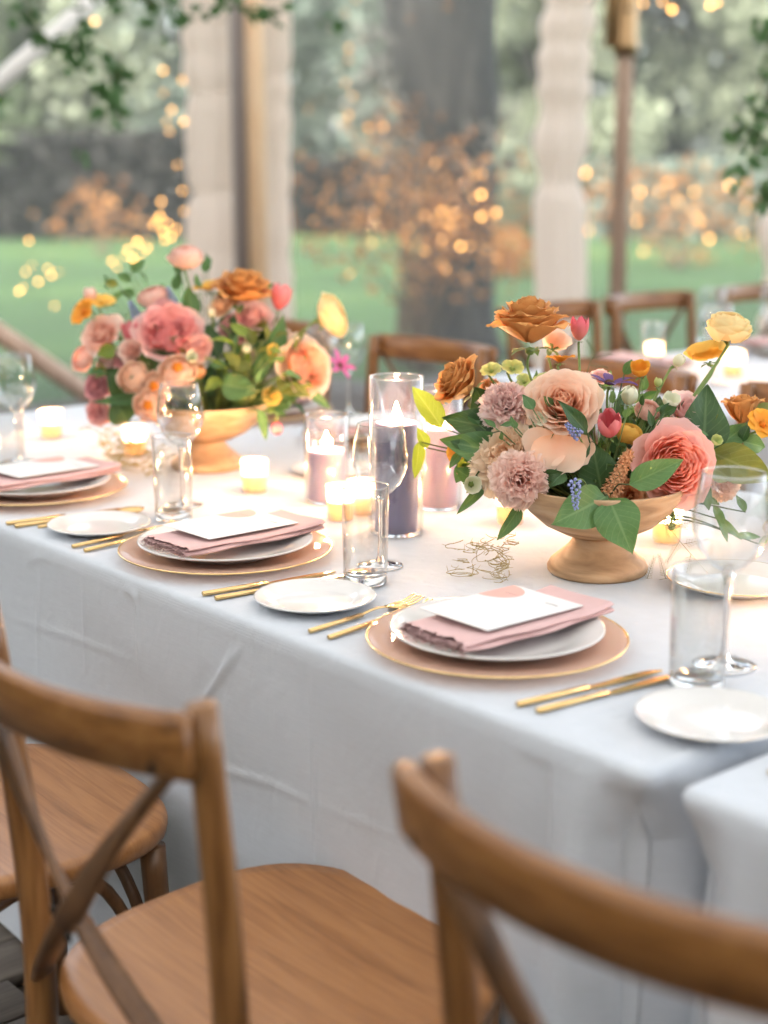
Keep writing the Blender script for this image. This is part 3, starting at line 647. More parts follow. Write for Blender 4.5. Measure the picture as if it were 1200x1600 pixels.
# candles
def lamp(p, e, name='candle_light', r=.012):
    l = bpy.data.lights.new(name, 'POINT'); l.energy = e; l.color = (1, .56, .30); l.shadow_soft_size = r
    o = bpy.data.objects.new(name, l); S.collection.objects.link(o); o.parent = p[0]; o.location = p[1]; return o
FLM = mesh('flame', *lathe([(.0001, 0), (.0042, .004), (.0062, .010), (.0060, .017), (.0043, .025), (.0022, .032), (.0001, .037)], 12), M['flame'])
FLS = mesh('flame', *lathe([(.0001, 0), (.003, .003), (.0042, .008), (.0032, .016), (.001, .025), (.0001, .028)], 12), M['flame'])
WK = mesh('wick', *tube([(0, 0, 0), (.0006, 0, .006), (.001, 0, .010)], .0009, n=6), M['wick'])
def pillar(p, R_, Hc, Rc, Hx, wax, label, e):
    t = thing('pillar_candle', label, 'candle', p, 0, 'pillar candles in glass cylinders')
    c_ = obj('wax_pillar', mesh('wax_pillar', *lathe([(.0001, .004), (Rc - .001, .004), (Rc, .006), (Rc, Hx - .002), (Rc - .003, Hx + .001), (Rc - .006, Hx - .003), (.01, Hx - .005), (.0001, Hx - .005)], 40, lambda a, z: .008 * math.sin(3 * a + 2) * (z > Hx - .004)), M[wax]), t)
    obj('wick', WK, c_, (0, 0, Hx - .006)); obj('flame', FLM, c_, (0, 0, Hx + .001), None, .92); lamp((t, (0, 0, Hx + .022)), e)
    h = thing('glass_cylinder', 'clear glass cylinder around the ' + label.split(',')[0], 'candle holder', p, 0, 'glass candle cylinders')
    obj('glass_wall', mesh('glass_wall', *lathe_open([(R_ - .001, .001), (R_, .003), (R_, Hc - .001), (R_ - .0012, Hc), (R_ - .0024, Hc - .001), (R_ - .0024, .004)], 56), M['glass']), h)
    obj('thick_base', mesh('thick_base', *lathe([(.0001, .0006), (R_ - .003, .0006), (R_ - .002, .003), (.0001, .0032)], 40), M['glassbase']), h)
    obj('rim', mesh('rim', *ring(R_ - .0012, Hc - .0006, .0013, 56, 6), M['glassbase']), h)
CE = .66
pillar(at(619, 832, TZ), .0455, .262, .0355, .186, 'wax_purple', 'tall dusky purple candle, tallest of the three by the wine glass', CE * 1.2)
pillar(at(511, 783, TZ), .041, .160, .0345, .095, 'wax_mauve', 'short purple mauve pillar candle left of the wine glass', CE * 1.2)
pillar(at(684, 792, TZ), .043, .215, .0345, .145, 'wax_pink', 'mauve pillar candle half hidden by the near flowers', CE * 1.2)
def votive(p, label, e=CE, s_=1.0):
    t = thing('votive_candle', label, 'votive candle', p, rng.random() * 6, 'votive candles'); t.scale = (s_ * .93,) * 3
    obj('holder', mesh('holder', *lathe_open([(.0001, .001), (.022, .001), (.0242, .004), (.0275, .066), (.0270, .068), (.026, .066), (.0228, .010), (.0001, .008)], 32), M['frost']), t)
    w_ = obj('wax', mesh('wax', *lathe([(.0001, .009), (.0222, .009), (.0243, .036), (.0235, .038), (.012, .035), (.0001, .035)], 28), M['wax_white']), t)
    obj('wick', WK, w_, (0, 0, .034)); obj('flame', FLS, w_, (0, 0, .038)); lamp((t, (0, 0, .052)), e, r=.008); return t
votive(at(398, 769, TZ), 'glowing votive left of the mauve candle, in the open', CE)
votive(at(81, 684, TZ), 'glowing votive near the left edge, before the lawn', CE)
votive(at(532, 812, TZ), 'glowing votive just behind the middle tumbler, left one', CE * .8, .98)
votive(at(566, 803, TZ), 'glowing votive seen through the middle tumbler, right one', CE * .8, .98)
votive(at(212, 712, TZ), 'votive half hidden under the blush flowers of the far bowl', CE)
votive(at(797, 818, TZ), 'votive behind the near flower bowl, left of its foot', CE)
votive(at(1145, 588, TZ), 'bright blurred votive on the background table', CE * 1.6, 1.15)
votive(W(3.0, 3.64, TZ), 'small blurred votive deeper on the background table', CE)
votive(W(1.12, 1.72, TZ), 'votive beyond the right edge behind the big wine glass', CE)
votive(W(1.55, 1.93, TZ), 'votive hidden behind the near flower bowl', CE)

# ------------------------------------------------------------------ flowers
def petal(Ln, hw, Rc, th0, th1, curl, r0, q, seed, ns=7, nt=8, ruf=0., rf=3, point=.0, edge=.0, z0=0., az=0., serr=0., shape=.62, irr=.022):
    r_ = random.Random(seed); ph = r_.random() * 6.28; ph2 = r_.random() * 6.28; tw = r_.uniform(-.12, .12)
    vs = []; uv = []; r, z = r0, z0; prev = 0
    ca, sa = math.cos(az), math.sin(az)
    for j in range(nt):
        t = j / (nt - 1); th = th0 + (th1 - th0) * t + curl * max(0, (t - .62) / .38) ** 2
        r += Ln * (t - prev) * math.sin(th); z += Ln * (t - prev) * math.cos(th); prev = t
        x_ = (t - shape) / (shape if t < shape else (1 - shape) * 1.18); wq = hw * max(.02, 1 - abs(x_) ** (2.0 if t < shape else 2.6 - point)) ** (.62 if t < shape else .5 + point * .5)
        if j == 0: wq = hw * .16
        for i in range(ns):
            s_ = -1 + 2 * i / (ns - 1); f = max(-1.5, min(1.5, s_ * wq / Rc)); lx = math.sin(f) * Rc; inn = Rc * (1 - math.cos(f))
            off = inn - edge * Ln * (abs(s_) ** 3) * t * t + ruf * Ln * t * t * math.sin(rf * s_ * 1.6 + ph + 2.2 * t) * (.35 + .65 * abs(s_) ** .5) + tw * lx * t
            up_ = -.10 * Ln * s_ * s_ * t * t + irr * Ln * t ** 5 * (math.sin(5.3 * s_ + ph2) + .6 * math.sin(9.7 * s_ + ph)) + serr * Ln * t ** 4 * math.sin(rf * 4.3 * s_ + ph2)
            nrx, nz = -math.cos(th), math.sin(th); trx, tz_ = math.sin(th), math.cos(th)
            rr = r + off * nrx + up_ * trx; zz = z + off * nz + up_ * tz_
            vs.append((lx * ca - rr * sa, lx * sa + rr * ca, zz)); uv.append((q, t))
    fs = [(j * ns + i, j * ns + i + 1, (j + 1) * ns + i + 1, (j + 1) * ns + i) for j in range(nt - 1) for i in range(ns - 1)]
    return vs, fs, uv
GA = 2.39996
CACHE = {}
def bloom(kind, pm, var, cnt_out=12, **k):
    """unit bloom (diameter about 1): list of (part name, mesh, stuff)"""
    key = (kind, pm, var, tuple(sorted(k.items())))
    if key in CACHE: return CACHE[key]
    m = PM[pm]; out = []; r_ = random.Random(hash((kind, var)) % 1000 if False else var * 31 + len(kind) * 7)
    core = G()
    if kind == 'rose':
        n = k.get('n', 30); op = k.get('open', 1.0); pt = k.get('point', .0); ruf = k.get('ruf', .02)
        for i in range(n):
            q = i / (n - 1); az = i * GA + r_.uniform(-.15, .15); Ln = .33 + .16 * q + r_.uniform(-.015, .02)
            th0 = R(14 + 62 * q ** .9 * op); th1 = R(-16 + (52 + 26 * op) * q ** 1.3 * op)
            p = petal(Ln, (.10 + .19 * q ** .8), .09 + .27 * q, th0, th1, R(k.get('curl', 45)) * q ** 1.6, .004 + .03 * q, q, var * 100 + i, 9, 10, ruf * (.3 + q), 2.2, pt * q, .06 * q * k.get('roll', 1), .05 - .10 * q + .10 * (1 - q) * k.get('dome', 0), az)
            if i < n - cnt_out: core.add(*p)
            else: out.append(('petal', mesh('petal', *p[:2], m, p[2]), False))
        out.append(('bloom_centre', core.mesh('bloom_centre', m), True))
    elif kind == 'garden':                    # cupped, densely quartered
        for i in range(60):
            q = i / 59; az = i * GA + r_.uniform(-.3, .3); Ln = .22 + .05 * q
            core.add(*petal(Ln, .09 + .05 * q, .10 + .10 * q, R(12 + 25 * q), R(-12 + 20 * q), R(14), .01 + .26 * q ** .75, .02 + q * .40, var * 77 + i, 6, 6, .05, 2.5, 0, 0, .02 - .02 * q, az))
        out.append(('bloom_centre', core.mesh('bloom_centre', m), True))
        for i in range(14):
            q = i / 13; az = i * GA; Ln = .38 + .10 * q
            p = petal(Ln, .24 + .07 * q, .30 + .12 * q, R(74 + 12 * q), R(10 + 58 * q ** 1.2), R(30) * q, .08, .45 + .55 * q, var * 55 + i, 9, 10, .02 + .02 * q, 2, 0, .05 * q, -.06 - .06 * q, az)
            out.append(('petal', mesh('petal', *p[:2], m, p[2]), False))
    elif kind == 'carnation':
        n = 64
        for i in range(n):
            q = i / (n - 1); az = i * GA + r_.uniform(-.3, .3); Ln = .40 + r_.uniform(-.04, .05) + .05 * q
            a = R(4 + 82 * q ** .75) + r_.uniform(-.12, .12)
            core.add(*petal(Ln, .15 + .03 * q, .34, a * .82, a * 1.1, R(18) * q, .012, .15 + .85 * q, var * 90 + i, 13, 7, .085, 4.2, 0, 0, -.10, az, .045, .86))
        out.append(('frilled_petals', core.mesh('frilled_petals', m), True))
    elif kind == 'ranunculus':
        n = 40; fl = k.get('flat', .78); mx = k.get('maxa', 92)
        for i in range(n):
            q = i / (n - 1); az = i * GA; a0 = R(3 + mx * q ** .8) ; span = R(46); rho = .5 * (.42 + .56 * q ** .85); ex = R(64 - 26 * q); ns, nt_ = 8, 5; vs = []; uv = []
            p1 = r_.random() * 6.28; lipf = r_.uniform(.5, 1.5)
            for j in range(nt_):
                t = j / (nt_ - 1); al = a0 + span * (1 - t); rr = rho + .040 * t ** 3 * (.4 + q) * lipf
                for s_ in np.linspace(-1, 1, ns):
                    al2 = al + R(9) * s_ * s_ * t + R(2.2) * math.sin(s_ * 5 + p1) * t; fi = az + s_ * ex * (.5 + .5 * t)
                    ro = rr * (1 + .04 * math.sin(s_ * 4 + p1) * t * t); st = math.sin(min(al2, R(165)))
                    vs.append((ro * st * math.cos(fi), ro * st * math.sin(fi), ro * fl * math.cos(min(al2, R(165))))); uv.append((q, t))
            core.add(vs, [(j * ns + i_, j * ns + i_ + 1, (j + 1) * ns + i_ + 1, (j + 1) * ns + i_) for j in range(nt_ - 1) for i_ in range(ns - 1)], uv)
        out.append(('layered_petals', core.mesh('layered_petals', m), True))
        if k.get('eye'): out.append(('flower_centre', mesh('flower_centre', *lathe([(.15, fl * .44), (.12, fl * .5), (.06, fl * .53), (.0001, fl * .53)], 14, lambda a, z: .2 * math.sin(9 * a)), PM['orange']), False))
    elif kind in ('tulip', 'cup', 'bud', 'clematis', 'open'):
        spec = {'tulip': (9, 1.15, .30, .30, 66, -24, 8, .55), 'cup': (6, .62, .30, .33, 74, -6, 10, .0), 'bud': (5, .80, .30, .30, 78, -42, 0, .2), 'clematis': (6, .72, .13, .5, 60, 86, 20, 1.0), 'open': (7, .55, .27, .5, 50, 84, 14, .1)}[kind]
        n, Ln, hw, Rc, a0, a1, cu, pt = spec
        for i in range(n):
            inner = kind == 'tulip' and i < 4
            az = i * 2 * math.pi / (n if kind != 'tulip' else (4 if inner else 5)) + (.4 if inner else 0) + r_.uniform(-.1, .1)
            p = petal(Ln * (.9 if inner else 1) * r_.uniform(.94, 1.05), hw * (.9 if inner else 1), Rc * (.8 if inner else 1), R(a0), R(a1 + r_.uniform(-5, 5)), R(cu + r_.uniform(-6, 12)), .02, .2 if inner else .75, var * 40 + i, 9, 10, .015, 2, pt, 0, 0, az)
            out.append(('petal', mesh('petal', *p[:2], m, p[2]), False))
        if kind in ('cup', 'open', 'clematis'): out.append(('flower_centre', mesh('flower_centre', *lathe([(.10, .02), (.11, .08), (.06, .14), (.0001, .15)], 12, lambda a, z: .25 * math.sin(7 * a)), LM['lime'] if kind == 'cup' else (M['anther'] if kind == 'clematis' else PM[pm])), False))
    CACHE[key] = out; return out
CALYX = {}
def calyx():
    if 'c' not in CALYX:
        g = G()
        for i in range(5): g.add(*petal(.24, .05, .1, R(80), R(100), R(25), .02, .5, i, 5, 5, 0, 2, .8, 0, -.04, i * 1.2566))
        g.add(*lathe([(.0001, -.10), (.03, -.095), (.055, -.06), (.05, -.02), (.0001, -.01)], 12)); CALYX['c'] = g.mesh('sepals', M['stem'])
    return CALYX['c']
def stem_path(p, ax, end, size):
    p = np.array(p); a = p - ax * size * .35; b = p * .45 + end * .55 - ax * size * .3
    return smoothline([p - ax * size * .04, a, b + [0, 0, .012], end], 12)
def flower(kind, pm, x, y, px, off, d, D0, sink, name, label, var=1, stemm='stem', sr=.0019, **k):
    dep = D0 + off; p = at_d(x, y, dep); ax = vdir(*d); size = px * dep / FPX
    t = thing(name, label, name.replace('_', ' '), p); t.rotation_mode = 'QUATERNION'; t.rotation_quaternion = face_dir(ax)
    shift = {'rose': -.16, 'garden': -.12, 'carnation': -.18, 'ranunculus': 0, 'tulip': -.42, 'cup': -.2, 'bud': -.3, 'clematis': 0, 'open': 0}[kind] * size
    for nm, me_, st in bloom(kind, pm, var, **k): obj(nm, me_, t, (0, 0, shift), None, size, st)
    cz = {'ranunculus': -.33, 'rose': -.24, 'garden': -.22, 'carnation': -.24}.get(kind, -.02) * size + (0 if kind in ('rose', 'garden', 'carnation', 'ranunculus') else shift)
    obj('sepals', calyx(), t, (0, 0, cz), None, size)
    q = face_dir(ax); inv = q.inverted(); base = p + ax * cz
    end = sink + np.array([rng.uniform(-.04, .04), rng.uniform(-.03, .03), 0])
    path = [np.array(inv @ Vector(tuple(w_ - p))) for w_ in stem_path(base, ax, end, max(size, .05))]
    obj('stem', mesh('stem', *tube(path, sr, sr * 1.15, 7), M[stemm]), t)
    return t
LEAF = {}
def leaf_mesh(mk, kind):
    key = (mk, kind)
    if key in LEAF: return LEAF[key]
    ns, nt = 7, 10; wd, bend, fold, wav, pt = [(.30, .35, .30, .02, 1.3), (.27, .7, .45, .03, 1.5), (.20, .5, .35, .03, 1.4), (.33, .15, .22, .04, 1.2), (.36, .9, .2, .05, 1.1)][kind]
    vs = []; uv = []
    for j in range(nt):
        t = j / (nt - 1); w_ = wd * (math.sin(math.pi * min(1, t) ** .72) ** .85) * (1 - .25 * t ** 3) + .004
        a = bend * t; y = t * (1 - .12 * bend * t); z = -.28 * bend * t * t
        for i in range(ns):
            s_ = -1 + 2 * i / (ns - 1); vs.append((s_ * w_, y, z + abs(s_) * w_ * fold + wav * math.sin(t * 9 + s_ * 2 + kind) * abs(s_))); uv.append((s_, t))
    LEAF[key] = mesh('leaf', vs, [(j * ns + i, j * ns + i + 1, (j + 1) * ns + i + 1, (j + 1) * ns + i) for j in range(nt - 1) for i in range(ns - 1)], LM[mk], uv); return LEAF[key]
def place_leaf(par, inv, p0, a, b, wpx, mk, kind, D0, oa, ob, roll):
    A = at_d(*a, D0 + oa); B = at_d(*b, D0 + ob); y = B - A; ln = np.linalg.norm(y); y /= ln
    n = BK * math.cos(roll) + FR * math.sin(roll); n = n - y * (n @ y); n /= np.linalg.norm(n); x = np.cross(y, n)
    mt = Matrix(((x[0], y[0], n[0], 0), (x[1], y[1], n[1], 0), (x[2], y[2], n[2], 0), (0, 0, 0, 1)))
    wn = {0: .60, 1: .54, 2: .40, 3: .66, 4: .72}[kind]
    o = obj('leaf', leaf_mesh(mk, kind), par, A - p0); o.rotation_mode = 'QUATERNION'; o.rotation_quaternion = mt.to_quaternion()
    sw = (wpx * D0 / FPX) / wn; o.scale = (sw, ln, ln); return A
def spray(label, leaves, D0, sink, stemm='stemdark'):
    """one leafy stem; leaves: (base px, tip px, width px, material, kind, depth offsets, roll)"""
    p0 = sink; t = thing('leafy_stem', label, 'leafy stem', p0); g = G()
    for a, b, wp, mk, kd, oa, ob, ro in leaves:
        A = place_leaf(t, None, p0, a, b, wp, mk, kd, D0, oa, ob, ro)
        g.add(*tube(smoothline([A - p0, (A - p0) * .55 + [0, 0, .02], np.array([rng.uniform(-.02, .02), rng.uniform(-.02, .02), 0])], 8), .0011, .0016, 5))
    obj('stem', g.mesh('stem', M[stemm]), t); return t
def filler(label, boxpx, n, D0, offs, mats, sink, seed, lpx=(30, 52)):
    r_ = random.Random(seed); t = thing('filler_greenery', label, 'greenery', sink); g = {k_: G() for k_ in mats}
    (cx, cy, rx, ry) = boxpx
    for i in range(n):
        while True:
            a, b = r_.uniform(-1, 1), r_.uniform(-1, 1)
            if a * a + b * b < 1: break
        o_ = r_.uniform(*offs); A = at_d(cx + a * rx, cy + b * ry, D0 + o_); d = vdir(a + r_.uniform(-.7, .7), .2 - b * .6 + r_.uniform(-.6, .7), r_.uniform(-.5, .9)); ln = r_.uniform(*lpx) * D0 / FPX
        nn_ = np.array([r_.gauss(0, 1) for _ in range(3)]) + BK + UP; nn_ -= d * (nn_ @ d); nn_ /= np.linalg.norm(nn_); x = np.cross(d, nn_); mk = mats[i % len(mats)]; kd = i % 4
        me_ = leaf_mesh(mk, kd)
        vs = [A - sink + x * v_.co.x * ln + d * v_.co.y * ln + nn_ * v_.co.z * ln for v_ in me_.vertices]
        lay = me_.uv_layers[0].data; uv = [(0, 0)] * len(vs)
        for lp in me_.loops: uv[lp.vertex_index] = tuple(lay[lp.index].uv)
        g[mk].add(vs, [tuple(p_.vertices) for p_ in me_.polygons], uv)
        sg = smoothline([A - sink, (A - sink) * .5, (A - sink) * .1], 4); g[mk].add(*tube(sg, .0009, n=4))
    for k_ in mats: obj('leaves', g[k_].mesh('leaves', LM[k_]), t, stuff=True)
    return t
def compote(p, label, s_=1.0):
    t = thing('compote_bowl', label, 'compote bowl', p, .6); t.scale = (s_,) * 3
    obj('bowl', mesh('bowl', *lathe([(.030, .056), (.052, .060), (.080, .074), (.103, .094), (.119, .118), (.124, .132), (.1235, .135), (.119, .134), (.112, .118), (.096, .099), (.07, .084), (.0001, .078)], 64, lambda a, z: .006 * math.sin(2 * a + z * 30) + .003 * math.sin(5 * a)), M['bowl']), t)
    obj('foot', mesh('foot', *lathe([(.0001, .001), (.070, .0005), (.0735, .004), (.074, .010), (.070, .018), (.056, .030), (.044, .041), (.0365, .052), (.034, .060), (.0001, .062)], 56, lambda a, z: .006 * math.sin(2 * a + 1)), M['bowl']), t)
    return t
def vine(label, start, D0, seed, n=16, spread=(110, 80), mk='twig', down=True, rad=.0007, name='curly_vine'):
    """dry curly tendrils resting on the table"""
    r_ = random.Random(seed); g = G()
    p0 = at(*start, TZ)
    for i in range(n):
        p = p0 + np.array([r_.gauss(0, .026), r_.gauss(0, .018), r_.uniform(.001, .06) ** 1.0]); a = r_.uniform(0, 6.28); k_ = r_.choice([-1, 1]) * r_.uniform(25, 110); ln = r_.uniform(.04, .13); pts = []; el = r_.uniform(-1.2, 1.2)
        for j in range(22):
            pts.append(p - p0); st = ln / 21; k_ *= 1.03; a += k_ * st + r_.gauss(0, .10); el = el * .93 + r_.gauss(0, .16)
            p = p + np.array([math.cos(a), math.sin(a) * .8, math.sin(el) * .8]) * st; p[2] = max(p[2], TZ + .001)
        g.add(*tube(pts, rad, rad * .6, 4))
        for j in (3, 6, 9, 11):
            b = pts[j]; g.add(*tube([b, b + np.array([r_.gauss(0, .006), r_.gauss(0, .006), abs(r_.gauss(0, .005))])], rad * .7, rad * .4, 3))
    t = thing(name, label, 'dried vine', p0); obj('tendril', g.mesh('tendril', M[mk]), t, stuff=True); return t
def fern(label, pts, D0, seed, fronds, mk='fern'):
    """a wiry asparagus fern stem with feathery side fronds"""
    r_ = random.Random(seed); P = [at_d(x, y, D0 + o_) for x, y, o_ in pts]; p0 = P[0]; g = G(); ln_ = smoothline(P, 16); g.add(*tube([q - p0 for q in ln_], .00055, .0003, 4))
    for (x, y, o_, dx, dy, sz) in fronds:
        A = at_d(x, y, D0 + o_); d = vdir(dx, dy, r_.uniform(-.3, .3)); l = .62 * sz * D0 / FPX; sd = np.cross(d, BK)
        g.add(*tube([A - p0, A - p0 + d * l], .0005, .0003, 3))
        for i in range(9):
            for s_ in (-1, 1):
                b = A + d * l * (i + 1) / 9.5; e = d * .5 + sd * s_ * (1 - i / 14) + BK * r_.gauss(0, .3); g.add(*tube([b - p0, b - p0 + e * l * .20 * (1 - i / 13)], .00024, .00016, 3))
                for j in (.4, .7): c_ = b + e * l * .2 * j; g.add(*tube([c_ - p0, c_ - p0 + (d + BK * r_.gauss(0, .5)) * l * .09], .00018, .00012, 3))
    t = thing('asparagus_fern', label, 'fern', p0); obj('frond', g.mesh('frond', M[mk]), t, stuff=True); return t
def spike(label, a, b, D0, wpx, mk, name, cat, sink, n=60, fl=True, seed=1):
    """a spike of small florets (or hanging bells)"""
    r_ = random.Random(seed); A = at_d(*a[:2], D0 + a[2]); B = at_d(*b[:2], D0 + b[2]); ax = B - A; ln = np.linalg.norm(ax); ax /= ln; g = G(); wd = wpx * D0 / FPX
    e1 = np.cross(ax, [0, 0, 1]) if abs(ax[2]) < .9 else np.cross(ax, [1, 0, 0]); e1 /= np.linalg.norm(e1); e2 = np.cross(ax, e1)
    for i in range(n):
        t = i / n; an = i * GA; rr = wd * .5 * (1 - t * .75) * r_.uniform(.7, 1.1); d = e1 * math.cos(an) + e2 * math.sin(an); c_ = ax * ln * t + d * rr
        if fl:
            o1 = d + ax * .6; o1 /= np.linalg.norm(o1); u1 = np.cross(o1, ax); u1 /= np.linalg.norm(u1); u2 = np.cross(o1, u1)
            for k_ in range(5):
                th = k_ * 1.2566 + an; dd = u1 * math.cos(th) + u2 * math.sin(th); sd = np.cross(o1, dd); l = wd * .22
                g.add([c_, c_ + dd * l * .6 + sd * l * .3, c_ + dd * l + o1 * l * .35, c_ + dd * l * .6 - sd * l * .3], [(0, 1, 2, 3)], [(.3, .1), (.6, .6), (.9, .9), (.6, .6)])
        else:
            v_, f_ = lathe([(.0001, -.5), (.35, -.4), (.5, 0), (.35, .35), (.25, .45)], 7); l = wd * .30 * (1 - t * .4)
            q = face_dir(d - ax * .5); g.add([np.array(q @ Vector(p_)) * l + c_ for p_ in v_], f_)
    t = thing(name, label, cat, A); obj('florets', g.mesh('florets', mk), t, stuff=True)
    obj('stem', mesh('stem', *tube([ax * ln * .9] + [q - A for q in smoothline([A, A * .6 + sink * .4 + [0, 0, .02], sink], 10)], .0013, n=5), M['stem']), t); return t

# ---- the near bowl
D1 = 2.33
compote(at(933, 893, TZ), 'pale wooden compote bowl holding the sharp flowers on the right', 1.025)
SK = at_d(935, 812, D1) + np.array([0, 0, .0])
fl = lambda *a, **k: flower(*a[:7], D1, SK, *a[7:], **k)
fl('rose', 'toffee', 827, 505, 148, .0, (-.05, .97, .22), 'rose', 'toffee-brown rose held highest, seen from the side', var=1, open=.86, point=.9, ruf=.05, curl=55, n=40, cnt_out=18, dome=.6)
fl('rose', 'toffee', 716, 598, 116, .03, (-.72, .52, .35), 'rose', 'toffee-brown rose at the upper left of the near bowl, tipped left', var=2, open=.85, point=.9, ruf=.05, curl=55, n=38, cnt_out=16, dome=.4)
fl('rose', 'toffee', 1160, 640, 100, .04, (-.05, .96, .12), 'rose', 'half-open toffee rose at the right end of the near bowl', var=3, open=.55, point=.9, ruf=.05, curl=70, n=26)
fl('rose', 'peach', 880, 632, 140, -.05, (-.12, .38, .88), 'rose', 'large pale peach rose at the middle of the near bowl', var=4, open=.95, ruf=.03, curl=30, n=46, cnt_out=18)
t = thing('rose', 'drooping cream rose tucked under the large peach rose', 'rose', at_d(878, 672, D1 - .075)); t.rotation_mode = 'QUATERNION'; t.rotation_quaternion = face_dir(vdir(-.1, .35, .9))
for i, (az, ln, q) in enumerate([(3.05, .064, .72), (2.45, .056, .95), (3.7, .054, .6)]):
    p_ = petal(ln, .043 - .006 * i, .07, R(66 + 4 * i), R(108), R(12), .008, q, 300 + i, 15, 14, .06, 2.6, 0, .03, -.004 * i, az); obj('petal', mesh('petal', *p_[:2], PM['peach'], p_[2]), t)
fl('garden', 'coral', 1056, 726, 140, -.09, (.12, .02, .99), 'garden_rose', 'open coral pink garden rose, front right of the near bowl', var=1)
fl('carnation', 'cream', 790, 712, 146, -.055, (-.30, .30, .88), 'carnation', 'cream and peach carnation behind the dusty one', var=1)
fl('carnation', 'dusty', 816, 750, 108, -.115, (.05, -.10, .98), 'carnation', 'dusty rose carnation hanging over the near bowl rim', var=2)
fl('carnation', 'mauve', 790, 626, 104, -.02, (-.15, .42, .85), 'carnation', 'small mauve carnation between two toffee roses', var=3)
fl('ranunculus', 'lemon', 1139, 508, 68, .0, (.10, .90, .40), 'ranunculus', 'pale lemon ranunculus on the long curved stem', var=1, flat=.98, sr=.0024)
fl('ranunculus', 'yellow', 1104, 547, 62, .05, (-.1, .95, -.25), 'ranunculus', 'flat yellow ranunculus seen from below, behind the lemon one', var=2, flat=.55, maxa=80)
fl('cup', 'orange', 1000, 580, 46, -.01, (-.15, .65, .7), 'anemone', 'small orange cup flower with a dark eye', var=1)
fl('tulip', 'tulip', 905, 517, 36, .0, (0, 1, .12), 'tulip', 'pink tulip standing up beside the tall toffee rose', var=1)
fl('tulip', 'tulip2', 952, 667, 50, -.085, (-.12, .62, .75), 'tulip', 'opening double pink tulip at the centre front', var=2)
fl('ranunculus', 'yellow', 984, 676, 44, -.05, (.25, .8, .5), 'ranunculus', 'amber ranunculus bud right behind the double tulip', var=3, flat=.95)
fl('bud', 'white', 984, 619, 48, -.04, (.1, .85, .4), 'hellebore', 'closed greenish white hellebore bud above the double tulip', var=1)
fl('bud', 'white', 1060, 564, 32, .0, (.55, .7, .3), 'hellebore', 'smallest hellebore bud, on a thin stem at the upper right', var=2)
fl('cup', 'white', 1047, 630, 44, -.03, (.2, .75, .6), 'hellebore', 'half-open white hellebore left of the big dark leaf', var=2)
fl('cup', 'white', 737, 757, 42, -.06, (.15, -.05, 1), 'hellebore', 'white hellebore hanging at the lower left of the near bowl', var=3)
fl('open', 'lime', 768, 582, 34, .04, (-.2, .7, .6), 'hellebore', 'lime green hellebore left of the mauve carnation', var=1)
fl('open', 'lime', 800, 578, 36, .03, (.1, .7, .7), 'hellebore', 'lime green hellebore above the mauve carnation', var=2)
fl('open', 'lime', 818, 598, 28, .02, (.3, .4, .8), 'hellebore', 'lime green hellebore right of the mauve carnation', var=3)
fl('cup', 'lime', 850, 598, 40, .02, (-.5, .7, .4), 'hellebore', 'green cup hellebore left of the large peach rose', var=5)
fl('bud', 'lime', 1012, 684, 20, -.06, (.3, .8, .5), 'hellebore', 'tiny green bud beside the coral rose', var=6)
fl('bud', 'white', 883, 722, 18, -.08, (-.2, .5, .8), 'hellebore', 'tiny yellow-white bud under the peach rose', var=7)
fl('bud', 'lime', 1050, 822, 22, -.08, (.0, -.8, .5), 'hellebore', 'green bud hanging before the right side of the near bowl', var=8)
fl('clematis', 'purple', 952, 602, 64, -.01, (.1, .95, .28), 'clematis', 'dark purple star flower behind the white bud', var=1)
fl('rose', 'peach', 868, 535, 62, .09, (.3, .6, -.5), 'rose', 'backlit peach rose behind the tall toffee rose', var=6, open=.8, n=22, cnt_out=8)
fl('rose', 'rosepink', 1072, 645, 96, -.0, (.3, .5, .7), 'rose', 'soft pink rose behind the big dark leaf', var=7, open=.9, n=24, cnt_out=8)
fl('rose', 'rosepink', 938, 590, 44, .05, (.0, .7, .6), 'rose', 'small pink rose behind the purple star flower', var=8, open=.8, n=18, cnt_out=6)
fl('open', 'orange', 1190, 665, 52, .0, (.2, .4, .8), 'marigold', 'bright orange flower at the right edge', var=4)
fl('open', 'orange', 875, 566, 46, .04, (0, .95, .1), 'marigold', 'flat orange flower above the large peach rose', var=6)
fl('carnation', 'apricot', 762, 603, 48, .06, (-.4, .6, .6), 'carnation', 'small orange carnation peeking left of the mauve one', var=4)
fl('open', 'orange', 716, 706, 38, .03, (-.7, .1, .7), 'marigold', 'small orange flower low on the left of the near bowl', var=8)
fl('bud', 'tulip2', 722, 736, 26, .03, (-.5, -.3, .7), 'tulip', 'small red bud low on the left of the near bowl', var=9)
fl('carnation', 'apricot', 862, 724, 52, -.05, (.1, .2, .9), 'carnation', 'apricot carnation between the dusty one and the green leaf', var=5)
fl('rose', 'apricot', 985, 775, 62, -.06, (-.1, -.1, 1), 'rose', 'apricot rose low at the bowl rim behind the green leaves', var=9, open=.95, n=24, cnt_out=8)
fl('carnation', 'peach', 1135, 762, 60, .0, (.2, -.3, .9), 'carnation', 'peach carnation seen through the right wine glass', var=6)
spike('orange stock spike in the middle of the near bowl', (945, 790, -.07), (984, 706, -.09), D1, 34, PM['apricot'], 'stock_flower', 'stock', SK, 90, True, 2)
spike('blue grape hyacinth tilted beside the peach rose', (905, 682, -.11), (884, 662, -.115), D1, 18, M['muscari'], 'grape_hyacinth', 'grape hyacinth', SK, 38, False, 3)
spike('blue grape hyacinth hanging upside down over the green leaf', (898, 750, -.195), (900, 797, -.20), D1, 18, M['muscari'], 'grape_hyacinth', 'grape hyacinth', SK, 38, False, 4)
